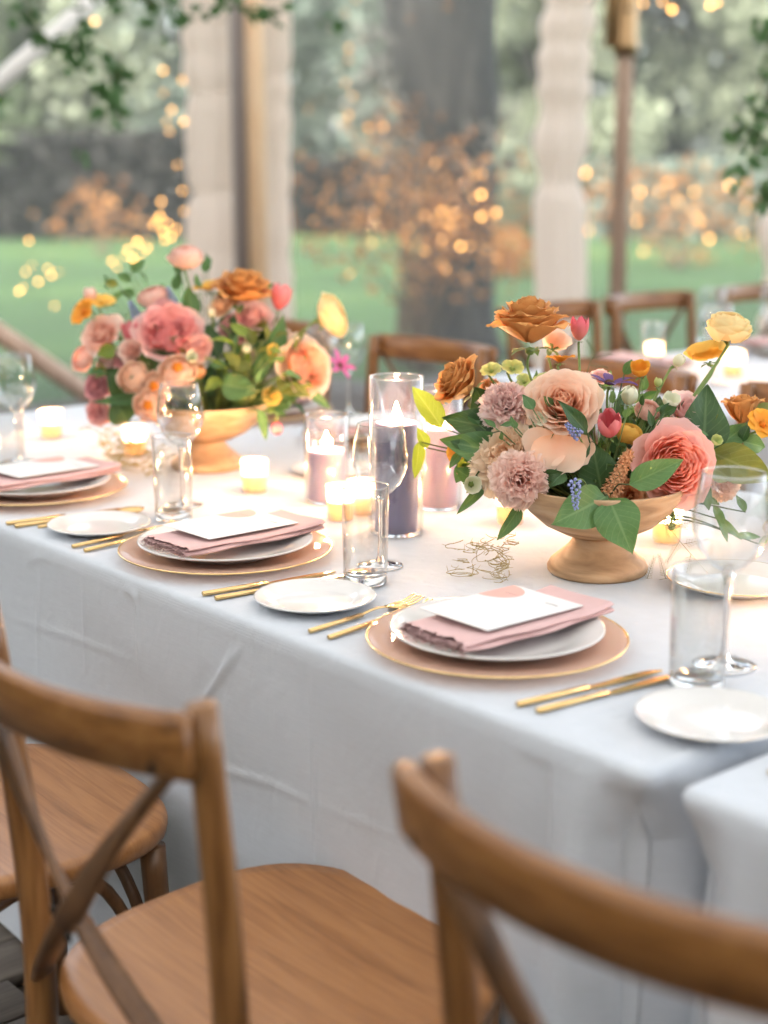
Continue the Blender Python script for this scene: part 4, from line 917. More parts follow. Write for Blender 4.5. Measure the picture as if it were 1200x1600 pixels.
spray('leafy stem with dark and lime leaves spreading left of the near bowl', [((790, 672), (688, 652), 52, 'dark', 3, -.01, .02, .1), ((775, 665), (738, 600), 52, 'dark', 0, .0, .02, -.3), ((805, 712), (684, 686), 54, 'mid', 3, -.04, -.01, .2), ((690, 668), (643, 597), 40, 'lime', 0, .03, .05, .3),
      ((655, 690), (650, 752), 22, 'lime', 2, .05, .05, .3), ((668, 700), (652, 665), 20, 'lime', 2, .05, .05, .3), ((770, 735), (735, 765), 30, 'dark', 1, -.03, -.04, .2), ((760, 752), (714, 806), 18, 'mid', 2, -.03, -.05, .2), ((736, 705), (718, 745), 34, 'lime', 0, .03, .04, .5)], D1, SK)
spray('leafy stem with broad green leaves over the front of the near bowl', [((948, 776), (862, 820), 64, 'fresh', 3, -.15, -.19, .25), ((952, 780), (988, 864), 68, 'fresh', 4, -.155, -.20, -.1), ((983, 757), (1072, 717), 42, 'fresh', 0, -.17, -.19, .1), ((940, 768), (925, 688), 62, 'dark', 3, -.07, -.09, .0),
      ((918, 678), (874, 622), 24, 'dark', 2, -.10, -.13, .4), ((880, 735), (862, 760), 24, 'mid', 1, -.09, -.11, .2), ((812, 792), (780, 846), 24, 'mid', 2, -.08, -.11, .4), ((846, 745), (880, 738), 18, 'dark', 2, -.10, -.12, .2), ((990, 700), (975, 660), 30, 'dark', 1, -.02, -.02, .2), ((852, 720), (838, 690), 34, 'dark', 1, -.02, -.03, .3)], D1, SK)
spray('leafy stem with big upright dark leaf at the right of the near bowl', [((1098, 712), (1106, 598), 74, 'dark', 3, -.03, -.01, .1), ((1095, 715), (1186, 655), 44, 'mid', 1, -.02, .0, .2), ((1108, 705), (1212, 752), 62, 'olive', 3, -.03, .0, -.2), ((1110, 728), (1150, 752), 36, 'olive', 1, -.04, -.03, .2), ((1095, 750), (1112, 800), 22, 'mid', 2, -.06, -.06, .3),
      ((1115, 790), (1142, 850), 16, 'fresh', 2, -.03, -.03, .3), ((1160, 690), (1205, 700), 30, 'fresh', 1, .0, .02, .3), ((1065, 655), (1085, 620), 30, 'dark', 2, .0, .0, .2), ((1180, 655), (1215, 630), 34, 'olive', 0, .02, .03, .2), ((1022, 655), (1035, 615), 30, 'dark', 1, .01, .01, .2), ((975, 585), (990, 560), 18, 'mid', 2, .0, .0, .3)], D1, SK)
spray('leafy stem trailing low on the right of the near bowl', [((1120, 810), (1165, 845), 14, 'fresh', 2, .0, .0, .3), ((1150, 835), (1195, 840), 12, 'fresh', 2, .02, .03, .3), ((1165, 800), (1150, 770), 14, 'mid', 2, .02, .02, .3), ((1185, 850), (1205, 835), 12, 'fresh', 2, .03, .04, .3), ((1010, 790), (1040, 800), 20, 'mid', 2, -.03, -.05, .3)], D1, SK)
filler('dark mixed greenery filling the near bowl between the blooms', (930, 725, 205, 75), 150, D1, (-.02, .13), ['dark', 'mid'], SK, 11, (30, 55))
fl('rose', 'apricot', 838, 690, 50, -.035, (-.2, .2, .95), 'rose', 'small apricot rose between the cream carnation and the peach rose', var=51, open=.9, n=22, cnt_out=8)
fl('ranunculus', 'blush', 1012, 640, 40, -.01, (.1, .6, .8), 'ranunculus', 'small blush ranunculus above the coral rose', var=52, flat=.8)
fl('carnation', 'blush', 915, 590, 46, .04, (.1, .7, .6), 'carnation', 'blush carnation behind the top of the peach rose', var=53)
fl('open', 'white', 846, 655, 26, -.06, (-.5, .3, .8), 'hellebore', 'little white flower left of the peach rose', var=54)
fl('cup', 'lime', 1118, 690, 28, -.05, (.3, .5, .8), 'hellebore', 'green cup flower right of the coral rose', var=55)
fl('bud', 'lime', 1028, 598, 22, .0, (.1, .9, .3), 'hellebore', 'slim green bud beside the orange cup flower', var=56)
filler('small bright sprigs between the front blooms of the near bowl', (930, 690, 170, 70), 46, D1, (-.10, -.02), ['fresh', 'mid', 'dark'], SK, 13, (16, 30))
filler('leafy sprigs fanning out left and right of the near bowl', (925, 700, 250, 60), 46, D1, (-.02, .06), ['mid', 'olive', 'dark'], SK, 14, (26, 46))
filler('lighter greenery behind the blooms of the near bowl', (900, 650, 170, 60), 50, D1, (.03, .13), ['mid', 'fresh'], SK, 12, (24, 40))
fern('wiry fern stem trailing from the near bowl to the table on the right', [(1010, 770, -.08), (1050, 830, -.10), (1092, 880, -.10), (1110, 900, -.1)], D1, 3, [(1035, 800, -.09, .2, -.8, 60), (1062, 845, -.10, -.5, -.9, 60), (1068, 850, -.1, .9, .2, 60), (1080, 865, -.1, -.2, -1, 70), (1030, 815, -.09, .9, -.2, 70), (1045, 825, -.09, .9, .25, 60), (1020, 785, -.08, .8, -.5, 60)])
fern('wiry fern lying on the cloth below the right of the near bowl', [(925, 928, -.03), (985, 915, -.05), (1060, 900, -.06)], D1, 4, [(1000, 912, -.05, -.3, -.9, 60), (985, 940, -.06, -.45, -.7, 60), (960, 922, -.04, .4, .9, 50), (1040, 904, -.06, -.2, .9, 60), (1010, 908, -.05, .3, .9, 60)])
fern('fine fern sprig standing behind the upright tulip', [(915, 590, .03), (925, 560, .03), (940, 545, .03)], D1, 6, [(925, 560, .03, .9, .2, 50), (920, 570, .03, .8, -.1, 50), (930, 552, .03, -.5, .8, 40)], 'stemdark')
vine('curly dried vine on the cloth left of the near bowl foot', (768, 900), D1, 5, 26, rad=.0006)

# ---- the far bowl
D2 = 3.08
compote(at(325, 730, TZ), 'wooden compote bowl holding the blurred flowers on the left', 1.0)
SF = at_d(330, 668, D2)
ff = lambda *a, **k: flower(*a[:4], a[4] * 1.13, *a[5:7], D2, SF, *a[7:], **k)
ff('garden', 'hotpink', 264, 515, 104, -.06, (.12, .45, .88), 'garden_rose', 'big hot pink garden rose on the far bowl', var=3)
ff('rose', 'blush', 160, 522, 74, -.02, (-.35, .35, .85), 'rose', 'pale pink open rose at the left end of the far bowl', var=11, open=1, n=20, cnt_out=9, ruf=.05)
ff('ranunculus', 'blush', 290, 399, 48, .0, (0, .85, .5), 'ranunculus', 'blush ranunculus standing highest on the far bowl', var=11, flat=.85)
ff('rose', 'toffee', 380, 448, 100, -.02, (.15, .88, .42), 'rose', 'toffee-brown rose at the top of the far bowl', var=12, open=1, point=.8, ruf=.05, n=30, cnt_out=13)
ff('rose', 'rosepink', 395, 497, 74, .0, (.3, .5, .75), 'rose', 'dusky pink rose below the far toffee rose', var=13, open=.95, n=24, cnt_out=10)
ff('rose', 'berry', 368, 515, 54, -.01, (.0, .2, .9), 'rose', 'dark berry rose low behind the dusky pink rose of the far bowl', var=14, open=.95, n=22, cnt_out=8)
ff('tulip', 'tulip2', 438, 468, 36, .0, (.25, .95, .1), 'tulip', 'red tulip at the upper right of the far bowl', var=11)
ff('tulip', 'tulip2', 207, 523, 34, -.03, (-.1, .9, .3), 'tulip', 'pink tulip left of the hot pink garden rose', var=12)
ff('ranunculus', 'lemon', 522, 492, 64, .0, (.86, .35, .30), 'ranunculus', 'pale yellow ranunculus reaching out right of the far bowl', var=12, flat=.72, sr=.0026)
ff('garden', 'peach', 480, 572, 92, -.05, (.62, .12, .75), 'garden_rose', 'creamy peach rose at the right end of the far bowl', var=4)
ff('ranunculus', 'blushorange', 209, 590, 46, -.10, (-.2, .1, .95), 'ranunculus', 'blush ranunculus left of the orange-hearted ones on the far bowl', var=13, flat=.6, maxa=75)
ff('ranunculus', 'blushorange', 278, 581, 52, -.12, (.05, .4, .9), 'ranunculus', 'cream ranunculus with orange heart, under the hot pink rose', var=14, flat=.6, maxa=75, eye=True)
ff('ranunculus', 'blushorange', 243, 605, 44, -.11, (-.1, .1, .95), 'ranunculus', 'cream ranunculus with orange heart, middle of the group of three', var=15, flat=.6, maxa=75, eye=True)
ff('ranunculus', 'blushorange', 234, 634, 46, -.12, (-.1, .0, .95), 'ranunculus', 'cream ranunculus with orange heart, lowest of the group of three', var=16, flat=.6, maxa=75, eye=True)
ff('bud', 'apricot', 312, 582, 30, -.07, (.1, .7, .6), 'ranunculus', 'small apricot bud right of the cream ranunculus', var=17)
ff('open', 'orange', 134, 490, 42, -.02, (-.6, .4, .7), 'marigold', 'orange flower at the far left of the far bowl', var=18)
ff('open', 'yellow', 160, 476, 40, .0, (.1, .8, .5), 'marigold', 'yellow orange flower beside the leftmost orange one', var=19)
ff('bud', 'blush', 141, 462, 32, .0, (-.1, .95, .2), 'tulip', 'pale pink bud above the leftmost orange flower', var=20)
ff('ranunculus', 'blush', 238, 462, 44, .0, (-.2, .75, .6), 'ranunculus', 'cream pink ranunculus above the hot pink rose', var=21, flat=.7)
ff('carnation', 'hotpink', 256, 474, 44, -.02, (.1, .8, .5), 'carnation', 'pink carnation just above the hot pink garden rose', var=22)
ff('open', 'yellow', 328, 454, 46, .02, (-.2, .9, .3), 'marigold', 'yellow flower left of the far toffee rose', var=23)
ff('carnation', 'apricot', 352, 462, 40, .0, (-.1, .8, .5), 'carnation', 'peach carnation just left of the far toffee rose', var=24)
ff('carnation', 'berry', 146, 602, 52, -.05, (-.5, .1, .8), 'carnation', 'berry pink carnation at the left of the far bowl', var=25)
ff('carnation', 'hotpink', 150, 645, 46, -.05, (-.3, -.2, .9), 'carnation', 'pink carnation hanging lowest at the left of the far bowl', var=26)
ff('carnation', 'mauve', 163, 570, 44, -.02, (-.5, .2, .8), 'carnation', 'mauve carnation between the pale rose and the dark leaf', var=27)
ff('carnation', 'berry', 192, 558, 42, -.04, (-.2, .1, .9), 'carnation', 'rusty pink carnation right of the mauve one on the far bowl', var=28)
ff('carnation', 'rosepink', 315, 540, 48, -.06, (.5, .1, .85), 'carnation', 'pink frilled petals at the right of the hot pink rose', var=29)
ff('bud', 'tulip2', 432, 668, 30, -.14, (.1, -.9, .3), 'tulip', 'red bud hanging below the right of the far bowl', var=30)
ff('clematis', 'magenta', 530, 572, 36, .06, (.5, .4, .6), 'clematis', 'magenta star flower right of the creamy peach rose', var=31)
ff('open', 'yellow', 425, 618, 28, -.05, (.1, -.2, .9), 'marigold', 'yellow flower at the right rim of the far bowl', var=32)  # added bloom in place of an amber-lit stretch of rim
ff('bud', 'white', 385, 545, 22, -.09, (.2, .5, .8), 'hellebore', 'small white bud at the middle right of the far bowl', var=34)
ff('cup', 'yellow', 427, 550, 28, -.08, (.1, .3, .9), 'anemone', 'small amber cup flower left of the creamy peach rose', var=35)
ff('bud', 'white', 330, 490, 20, -.03, (-.1, .8, .5), 'hellebore', 'small white bud right of the hot pink rose', var=36)
spike('blue grape hyacinth standing left of the hot pink rose', (215, 500, .0), (203, 470, .0), D2, 18, M['muscari'], 'grape_hyacinth', 'grape hyacinth', SF, 30, False, 7)
spike('blue grape hyacinth above the hot pink rose', (272, 476, .0), (262, 448, .0), D2, 16, M['muscari'], 'grape_hyacinth', 'grape hyacinth', SF, 30, False, 8)
spray('leafy stem with big dark leaves at the left of the far bowl', [((215, 620), (165, 575), 56, 'dark', 3, -.06, -.08, .1), ((240, 580), (275, 550), 60, 'dark', 3, -.06, -.07, .2), ((200, 660), (175, 620), 46, 'dark', 1, -.06, -.08, .2), ((245, 622), (135, 628), 18, 'mid', 2, -.07, -.09, .4), ((300, 500), (295, 440), 30, 'mid', 1, .0, .0, .3), ((180, 545), (150, 555), 24, 'lime', 2, -.05, -.06, .3)], D2, SF)
spray('leafy stem with upright green leaves at the right of the far bowl', [((415, 580), (452, 478), 30, 'fresh', 1, -.04, -.02, .3), ((400, 600), (425, 520), 24, 'mid', 2, -.05, -.05, .2), ((430, 590), (490, 620), 34, 'olive', 1, -.07, -.07, .2), ((345, 600), (405, 610), 44, 'mid', 1, -.09, -.10, .1), ((480, 610), (520, 640), 16, 'fresh', 2, -.03, -.02, .3), ((340, 560), (325, 500), 30, 'dark', 1, -.03, -.03, .3), ((380, 590), (360, 545), 26, 'olive', 1, -.08, -.09, .2), ((405, 640), (418, 690), 16, 'fresh', 2, -.12, -.13, .3)], D2, SF)
spray('thin leafy stem standing up at the upper left of the far bowl', [((205, 440), (180, 425), 16, 'mid', 1, .02, .02, .3), ((205, 425), (228, 405), 16, 'mid', 1, .02, .02, .1), ((212, 460), (185, 455), 16, 'mid', 2, .02, .02, .2), ((185, 445), (160, 440), 14, 'olive', 2, .02, .02, .2)], D2, SF)
filler('dark mixed greenery filling the far bowl', (325, 585, 165, 70), 150, D2, (-.06, .14), ['dark', 'mid', 'olive'], SF, 21, (26, 46))
filler('yellow green leaves lit by candles on the right of the far bowl', (410, 580, 70, 60), 60, D2, (-.13, .02), ['fresh', 'olive', 'lime'], SF, 22, (24, 44))
filler('light green sprigs rising out of the far bowl', (290, 470, 130, 60), 34, D2, (-.02, .10), ['fresh', 'mid'], SF, 23, (20, 34))
ff('rose', 'blush', 205, 548, 46, -.05, (-.2, .3, .9), 'rose', 'small blush rose between pale rose and dark leaf', var=41, open=.95, n=20, cnt_out=8)
ff('rose', 'cream', 345, 480, 44, -.01, (-.1, .5, .8), 'rose', 'small cream rose left of the dusky pink one', var=42, open=.95, n=20, cnt_out=8)
ff('carnation', 'blush', 440, 520, 40, .0, (.3, .5, .8), 'carnation', 'small blush carnation above the creamy peach rose', var=43)
ff('ranunculus', 'blush', 128, 560, 38, -.01, (-.6, .2, .8), 'ranunculus', 'small blush ranunculus at the left edge of the far bowl', var=44, flat=.7)
ff('cup', 'white', 300, 560, 26, -.12, (.1, .4, .9), 'hellebore', 'white hellebore at the centre of the far bowl', var=45)
vine('dried curly vine spilling on the cloth under the left of the far bowl', (215, 740), D2, 15, 40, rad=.0010)
vine('dried curly vine lying left of the far bowl', (180, 712), D2, 16, 22, rad=.0009)

# ------------------------------------------------------------------ tent edge: poles, drapes, clear vinyl
YT = 8.6                                        # distance of the tent edge
def gx(x, y): return (x - 600) / FPX * (y * math.cos(PITCH) + .3)      # rough world x of a photo column at distance y
def drape(x0, x1, y, label, seed, z1=4.2):
    r_ = np.random.default_rng(seed); xa, xb = gx(x0, y), gx(x1, y); wd = (xb - xa) / 2; cx = (xa + xb) / 2; n = 48; rows = 150; vs = []
    ph = r_.uniform(0, 6.28, 8); kn = np.sort(r_.uniform(0, z1, 26))
    for j in range(rows):
        z = z1 * j / (rows - 1) - .12; gat = sum(math.exp(-((z - k_) / .045) ** 2) * a for k_, a in zip(kn, r_.uniform(.05, .16, 26) if j == 0 else gam)) if j else 0
        if j == 0: gam = r_.uniform(.08, .42, 26)
        sw = .09 * math.sin(z * 3.1 + ph[0]) + .03 * math.sin(z * 8.3 + ph[1])
        for i in range(n):
            a = 2 * math.pi * i / n; q = 1 + .07 * math.sin(9 * a + ph[2] + .8 * math.sin(z * 2)) + .05 * math.sin(15 * a + ph[3] + z) - .5 * gat + .025 * math.sin(z * 11 + 2 * math.cos(a) + ph[4])
            vs.append((wd * q * math.cos(a) + wd * sw, wd * .75 * q * math.sin(a), z))
    fs = [(j * n + i, j * n + (i + 1) % n, (j + 1) * n + (i + 1) % n, (j + 1) * n + i) for j in range(rows - 1) for i in range(n)]
    return tag(obj('drape', mesh('drape', vs, fs, M['drape']), None, (cx, y, 0)), label, 'drape')
drape(299, 378, YT - .1, 'gathered ivory drape left of the grey and glow-tinted poles', 1)
drape(419, 461, YT - .05, 'narrow gathered ivory drape right of the pole with lamp glow in its colour', 2)
drape(832, 909, YT + .3, 'gathered ivory drape between the tree trunk and the wooden pole', 3)
drape(1172, 1235, YT - .6, 'ivory drape at the right edge below the greenery', 4, 1.25)
def pole(xc, wpx, y, mk, label, name='tent_pole', z1=4.2):
    d = y * math.cos(PITCH) + .3; r = wpx / FPX * d / 2; t = thing(name, label, 'pole', (gx(xc, y), y, -.12))
    obj('shaft', mesh('shaft', *lathe([(r, 0), (r, z1)], 20), M[mk]), t); obj('foot_plate', mesh('foot_plate', *box(-.11, .11, -.11, .11, 0, .012, .002), M['darkmetal']), t); return t, r
pole(383, 25, YT - .25, 'greypole', 'grey painted tent pole between the two left drapes')
pole(408, 28, YT - .3, 'glowpole', 'pole with lamp glow in its colour beside the narrow drape')
t, r = pole(958, 26, YT - .5, 'pole', 'wooden tent pole at the right with a brass sleeve near the top')
zt = CAMH + (246 - 80) / FPX * (YT * math.cos(PITCH))
obj('sleeve', mesh('sleeve', *lathe([(r * 1.25, 1.98 + .02), (r * 1.5, 1.98), (r * 1.5, 2.04), (r * 1.28, 2.06), (r * 1.28, 2.5), (r * 1.5, 2.52), (r * 1.2, 2.56)], 20), M['brass']), t)
obj('bracket', mesh('bracket', *box(-r * 2.4, -r * 1.15, -r, r, 2.02, 2.6, .004), M['brass']), t)
obj('clamp_knob', mesh('clamp_knob', *box(-r * .7, r * .9, -r * 2.3, -r * 1.2, 2.42, 2.49, .006), M['darkmetal']), t)
obj('bolt', mesh('bolt', *lathe([(.014, 0), (.014, .03), (.006, .034)], 10), M['bolt']), t, (0, -r * 1.2, 2.2), (R(90), 0, 0))
def bar(pa, pb, r, mk, name, label, cat):
    a, b = np.array(pa), np.array(pb); t = thing(name, label, cat, a); obj('shaft', mesh('shaft', *tube([(0, 0, 0), b - a], r, n=14), M[mk]), t)
    obj('end_cap', mesh('end_cap', *lathe([(r * 1.15, -.02), (r * 1.15, .03), (r, .035)], 14), M[mk]), t, None, face_dir((b - a) / np.linalg.norm(b - a))); return t
bar(at_d(-160, 262, 6.6), at_d(300, -130, 7.0), .040, 'whitepaint', 'tent_brace', 'white tent brace running diagonally across the top left corner', 'tent brace')
bar(at_d(-260, 345, 6.0), at_d(215, 668, 6.3), .040, 'pole', 'guy_strap_rail', 'pinkish wooden rail slanting down to the right over the lawn at the left edge', 'rail')
vy = YT + .45; v_ = []; f_ = []; nx, nz = 60, 12
for j in range(nz + 1):
    for i in range(nx + 1): v_.append((-6 + 12 * i / nx, .02 * math.sin(i * .9) + .015 * math.sin(i * .37 + j * .8), -.12 + 4.3 * j / nz))
f_ = [(j * (nx + 1) + i, j * (nx + 1) + i + 1, (j + 1) * (nx + 1) + i + 1, (j + 1) * (nx + 1) + i) for j in range(nz) for i in range(nx)]
tag(obj('tent_window', mesh('tent_window', v_, f_, M['vinyl']), None, (0, vy, 0)), 'clear plastic tent side wall behind the drapes', 'tent wall')

# an unseen roof added to dim the tables; pitched, sagging a little between the poles
nx, ny = 40, 40; v_ = []
for j in range(ny + 1):
    for i in range(nx + 1):
        x = -9 + 18 * i / nx; y = -11 + (YT - .4 + 11) * j / ny; rise = 1 - abs((y + 1) / 10.1)
        v_.append((x, y, 4.18 + 1.7 * max(0, rise) - .10 * math.sin(math.pi * ((x + 9) % 4.5) / 4.5)))
f_ = [(j * (nx + 1) + i, j * (nx + 1) + i + 1, (j + 1) * (nx + 1) + i + 1, (j + 1) * (nx + 1) + i) for j in range(ny) for i in range(nx)]
tag(obj('unseen_canopy', mesh('unseen_canopy', v_, f_, M['canopy'])), 'unseen white sailcloth tent roof, added to dim the tables', 'tent roof')

# ------------------------------------------------------------------ garden: leaves as small faces spread through each crown
def leafcloud(n, centres, radii, size, seed, flat=1.0):
    r_ = np.random.default_rng(seed); k = len(centres); idx = r_.choice(k, n, p=np.array(radii) ** 2 / np.sum(np.array(radii) ** 2))
    d = r_.normal(size=(n, 3)); d /= np.linalg.norm(d, axis=1)[:, None]; rad = np.array(radii)[idx] * r_.uniform(.35, 1.05, n) ** .55
    c_ = np.array(centres)[idx] + d * rad[:, None] * [1, 1, flat]
    a = r_.normal(size=(n, 3)); a /= np.linalg.norm(a, axis=1)[:, None]; b = np.cross(a, r_.normal(size=(n, 3))); b /= np.linalg.norm(b, axis=1)[:, None]
    s_ = size * r_.uniform(.6, 1.3, n)[:, None]
    vs = np.stack([c_ - a * s_, c_ + b * s_ * .55, c_ + a * s_, c_ - b * s_ * .55], 1).reshape(-1, 3)
    return vs, np.arange(n * 4).reshape(-1, 4)
def fastmesh(name, vs, fs, m):
    d = bpy.data.meshes.new(name); d.vertices.add(len(vs)); d.vertices.foreach_set('co', np.asarray(vs, np.float32).ravel())
    d.loops.add(fs.size); d.loops.foreach_set('vertex_index', fs.astype(np.int32).ravel()); d.polygons.add(len(fs)); d.polygons.foreach_set('loop_start', np.arange(0, fs.size, 4, dtype=np.int32))
    d.materials.append(m); d.update(calc_edges=True); return d
def tree(x, y, h, rad, mk, label, seed, low=1.0, n=11000, ls=.15, tr=.22, trunk=True):
    r_ = np.random.default_rng(seed); t = thing('garden_tree', label, 'tree', (x, y, -.16), r_.uniform(0, 6), 'trees beyond the lawn')
    cs = []; rs = []
    for i in range(26):
        z = low + (h - low) * r_.uniform(0, 1); q = math.sin(math.pi * min(.97, .12 + .85 * (z - low) / (h - low))) ** .6; a = r_.uniform(0, 6.28); d = rad * q * r_.uniform(.2, .95)
        cs.append((d * math.cos(a), d * math.sin(a), z)); rs.append(rad * r_.uniform(.22, .45))
    obj('crown', fastmesh('crown', *leafcloud(n, cs, rs, ls, seed), M[mk]), t, stuff=True)
    g = G(); top = np.array([r_.normal(0, .2), r_.normal(0, .2), h * .85]); g.add(*tube(smoothline([(0, 0, 0), (.05, .03, h * .3), top], 10), tr, tr * .25, 10))
    for c_ in cs[:12]: g.add(*tube(smoothline([(top * (c_[2] * .55 / top[2])), np.array(c_) * [.6, .6, .85], c_], 5), tr * .28, .02, 6))
    obj('trunk', g.mesh('trunk', M['bark']), t); return t
TR = [(-9.5, 33, 8.5, 3.6, 'tree_mid', 'mid green tree above the dark hedge at the upper left', .9), (-6.0, 35, 9, 3.4, 'tree_pale', 'pale spring-green tree above the hedge, left of the drapes', 1.2), (-13.5, 36, 9, 4, 'tree_grey', 'grey twiggy tree in the far upper left corner', .8),
      (-2.6, 34, 9.5, 3.6, 'tree_blue', 'blue-green tree seen between the left drapes and the big trunk', .5), (.8, 38, 10, 4, 'tree_mid', 'green tree straight behind the big trunk', .6), (3.6, 33, 8, 3.0, 'tree_pale', 'light green tree between the big trunk and the right drape', .9),
      (6.4, 36, 9, 3.6, 'tree_blue', 'blue-green tree behind the right drape', .7), (9.4, 35, 9.5, 3.8, 'tree_pale', 'pale grey-green tree right of the wooden pole', 1.8), (12.8, 37, 9, 4, 'tree_blue', 'blue-green tree at the upper right corner', 1.2), (17, 38, 9, 4, 'tree_mid', 'green tree beyond the right edge', 1), (-18, 37, 9, 4, 'tree_mid', 'green tree beyond the left edge', 1)]
for i, (x, y, h, rd, mk, lb, low) in enumerate(TR): tree(x, y, h, rd, mk, lb, 40 + i, low)
cs = [(x, 0, z) for x in np.linspace(-40, 40, 60) for z in (2, 5, 8)]
o = obj('woodland', fastmesh('woodland', *leafcloud(26000, cs, [2.2] * len(cs), .32, 77), M['tree_pale']), None, (0, 52, 0)); o['kind'] = 'stuff'
def hedge(x0, x1, y, h, dp, label, seed, n, mk='hedge'):
    r_ = np.random.default_rng(seed); t = thing('hedge', label, 'hedge', ((x0 + x1) / 2, y, -.16)); L_ = x1 - x0
    c_ = np.column_stack([r_.uniform(-L_ / 2, L_ / 2, n), r_.uniform(-dp / 2, dp / 2, n), h * r_.uniform(0, 1, n) ** .8])
    a = r_.normal(size=(n, 3)); a /= np.linalg.norm(a, axis=1)[:, None]; b = np.cross(a, r_.normal(size=(n, 3))); b /= np.linalg.norm(b, axis=1)[:, None]; s_ = (.11 if h < 3 else .2) * r_.uniform(.6, 1.4, n)[:, None]
    vs = np.stack([c_ - a * s_, c_ + b * s_ * .6, c_ + a * s_, c_ - b * s_ * .6], 1).reshape(-1, 3)
    obj('foliage', fastmesh('foliage', vs, np.arange(n * 4).reshape(-1, 4), M[mk]), t, stuff=True); g = G()
    for x in np.linspace(-L_ / 2 + .3, L_ / 2 - .3, int(L_ / .8)): g.add(*tube([(x, 0, 0), (x + .05, 0, h * .8)], .04, .02, 6))
    obj('stems', g.mesh('stems', M['bark']), t, stuff=True); return t
hedge(-13.5, -3.4, 30.5, 2.0, 1.4, 'long dark hedge along the far side of the lawn at the left', 5, 15000)
hedge(-1.8, 1.6, 31.5, 1.5, 1.2, 'low dark hedge behind the big trunk', 6, 4000)
hedge(3.4, 13, 30.5, 1.45, 1.4, 'low blue-green hedge along the lawn at the right', 7, 9000, 'tree_blue')

hedge(-17, 17, -13.5, 6.5, 2.4, 'unseen tall yew hedge added behind the tent to block side light', 15, 26000, 'yew')  # added out of view to keep sky light off the cloth front

h_ = hedge(-15, 12, 0, 6.0, 2.2, 'unseen tall yew hedge added left of the tent to cut side light', 16, 20000, 'yew'); h_.location = (-11.5, -1, -.16); h_.rotation_euler = (0, 0, R(90))  # second added hedge, shading the cloth front from the left

# the big trunk just outside the tent, ivy, and an added copper shrub for an orange reflection
t = thing('big_tree', 'massive grey-barked tree just outside the tent wall', 'tree', (gx(716, 12), 12.0, -.16)); g = G()
g.add(*tube(smoothline([(0, 0, -.1), (-.02, 0, .5), (-.05, .02, 1.4), (-.16, .0, 2.5), (-.30, .05, 4.2), (-.45, .1, 6.5)], 24), .3, .2, 22, True, [.385 - .09 * min(1, i / 4) + .035 * max(0, i - 7) * .5 + .012 * math.sin(i * 1.7) for i in range(25)]))
g.add(*tube(smoothline([(-.10, 0, 1.9), (-.42, .1, 2.7), (-.95, .2, 3.9), (-1.4, .3, 5.5)], 14), .20, .11, 14)); g.add(*tube(smoothline([(-.15, 0, 2.5), (.25, .1, 3.5), (.8, .2, 5)], 12), .17, .09, 14))
obj('trunk', g.mesh('trunk', M['bark']), t)
r_ = np.random.default_rng(8); cs = [(r_.uniform(-3.5, 3.5), r_.uniform(-2.5, 3), r_.uniform(6, 9.5)) for i in range(30)]
obj('crown', fastmesh('crown', *leafcloud(6000, cs, [1.0] * 30, .12, 9), M['tree_mid']), t, stuff=True)
def shrub(x, y, pts, n, ls, mk, label, seed, rad, name='reflection_shrub', cat='shrub'):  # the copper ones are added to imitate reflections in the tent wall
    t = thing(name, label, cat, (x, y, -.16)); r_ = np.random.default_rng(seed); cs = [(px - x, py - y, pz + .16) for px, py, pz in pts]
    obj('foliage', fastmesh('foliage', *leafcloud(n, cs, [rad] * len(cs), ls, seed), M[mk]), t, stuff=True); g = G()
    for c_ in cs: g.add(*tube(smoothline([(r_.normal(0, .06), r_.normal(0, .06), 0), np.array(c_) * [.35, .35, .5], c_], 8), .018, .004, 6))
    obj('branch', g.mesh('branch', M['stemwood']), t, stuff=True); return t
def P(x, y, d): return at_d(x, y, d)
shrub(gx(660, 11), 11.0, [P(x, y, 11 + dd) for x, y, dd in [(520, 320, .3), (555, 370, 0), (600, 290, .2), (630, 350, -.2), (650, 240, .3), (690, 300, -.2), (720, 370, -.2), (760, 330, .2), (700, 400, -.3), (640, 400, -.1), (780, 390, .2), (670, 330, -.4), (740, 280, .3), (610, 220, .4)]], 1100, .036, 'copper', 'copper shrub standing in for an orange reflection before the big trunk', 3, .42)
shrub(gx(640, 11.2), 11.4, [P(x, y, 11.6) for x, y in [(620, 60), (700, 40), (660, 130), (720, 150), (600, 160), (760, 220), (640, 90), (680, 190), (630, 240), (700, 90), (690, 260), (720, 210)]], 2600, .04, 'tree_grey', 'thin grey-leaved branches climbing the big trunk', 4, .34, 'climbing_plant', 'climber')
shrub(gx(160, 24), 24.0, [P(x, y, 24) for x, y in [(145, 335), (165, 315), (185, 330), (120, 350), (190, 350)]], 150, .06, 'copper', 'copper bush standing in for orange light before the hedge at the left', 5, .5)
shrub(gx(1060, 22), 22.0, [P(x, y, 22 + k_ * .2) for k_, (x, y) in enumerate([(930, 330), (1000, 345), (1030, 300), (1060, 350), (1090, 300), (1100, 360), (1140, 310), (985, 300), (1155, 350), (910, 290)])], 420, .07, 'copper', 'stand-in copper bush with reflection bulbs beyond the wooden pole', 6, .6)
shrub(gx(800, 20), 20.0, [P(x, y, 20) for x, y in [(790, 385), (810, 400), (770, 400)]], 400, .06, 'copper', 'small stand-in copper bush low between trunk and right drape', 7, .3)

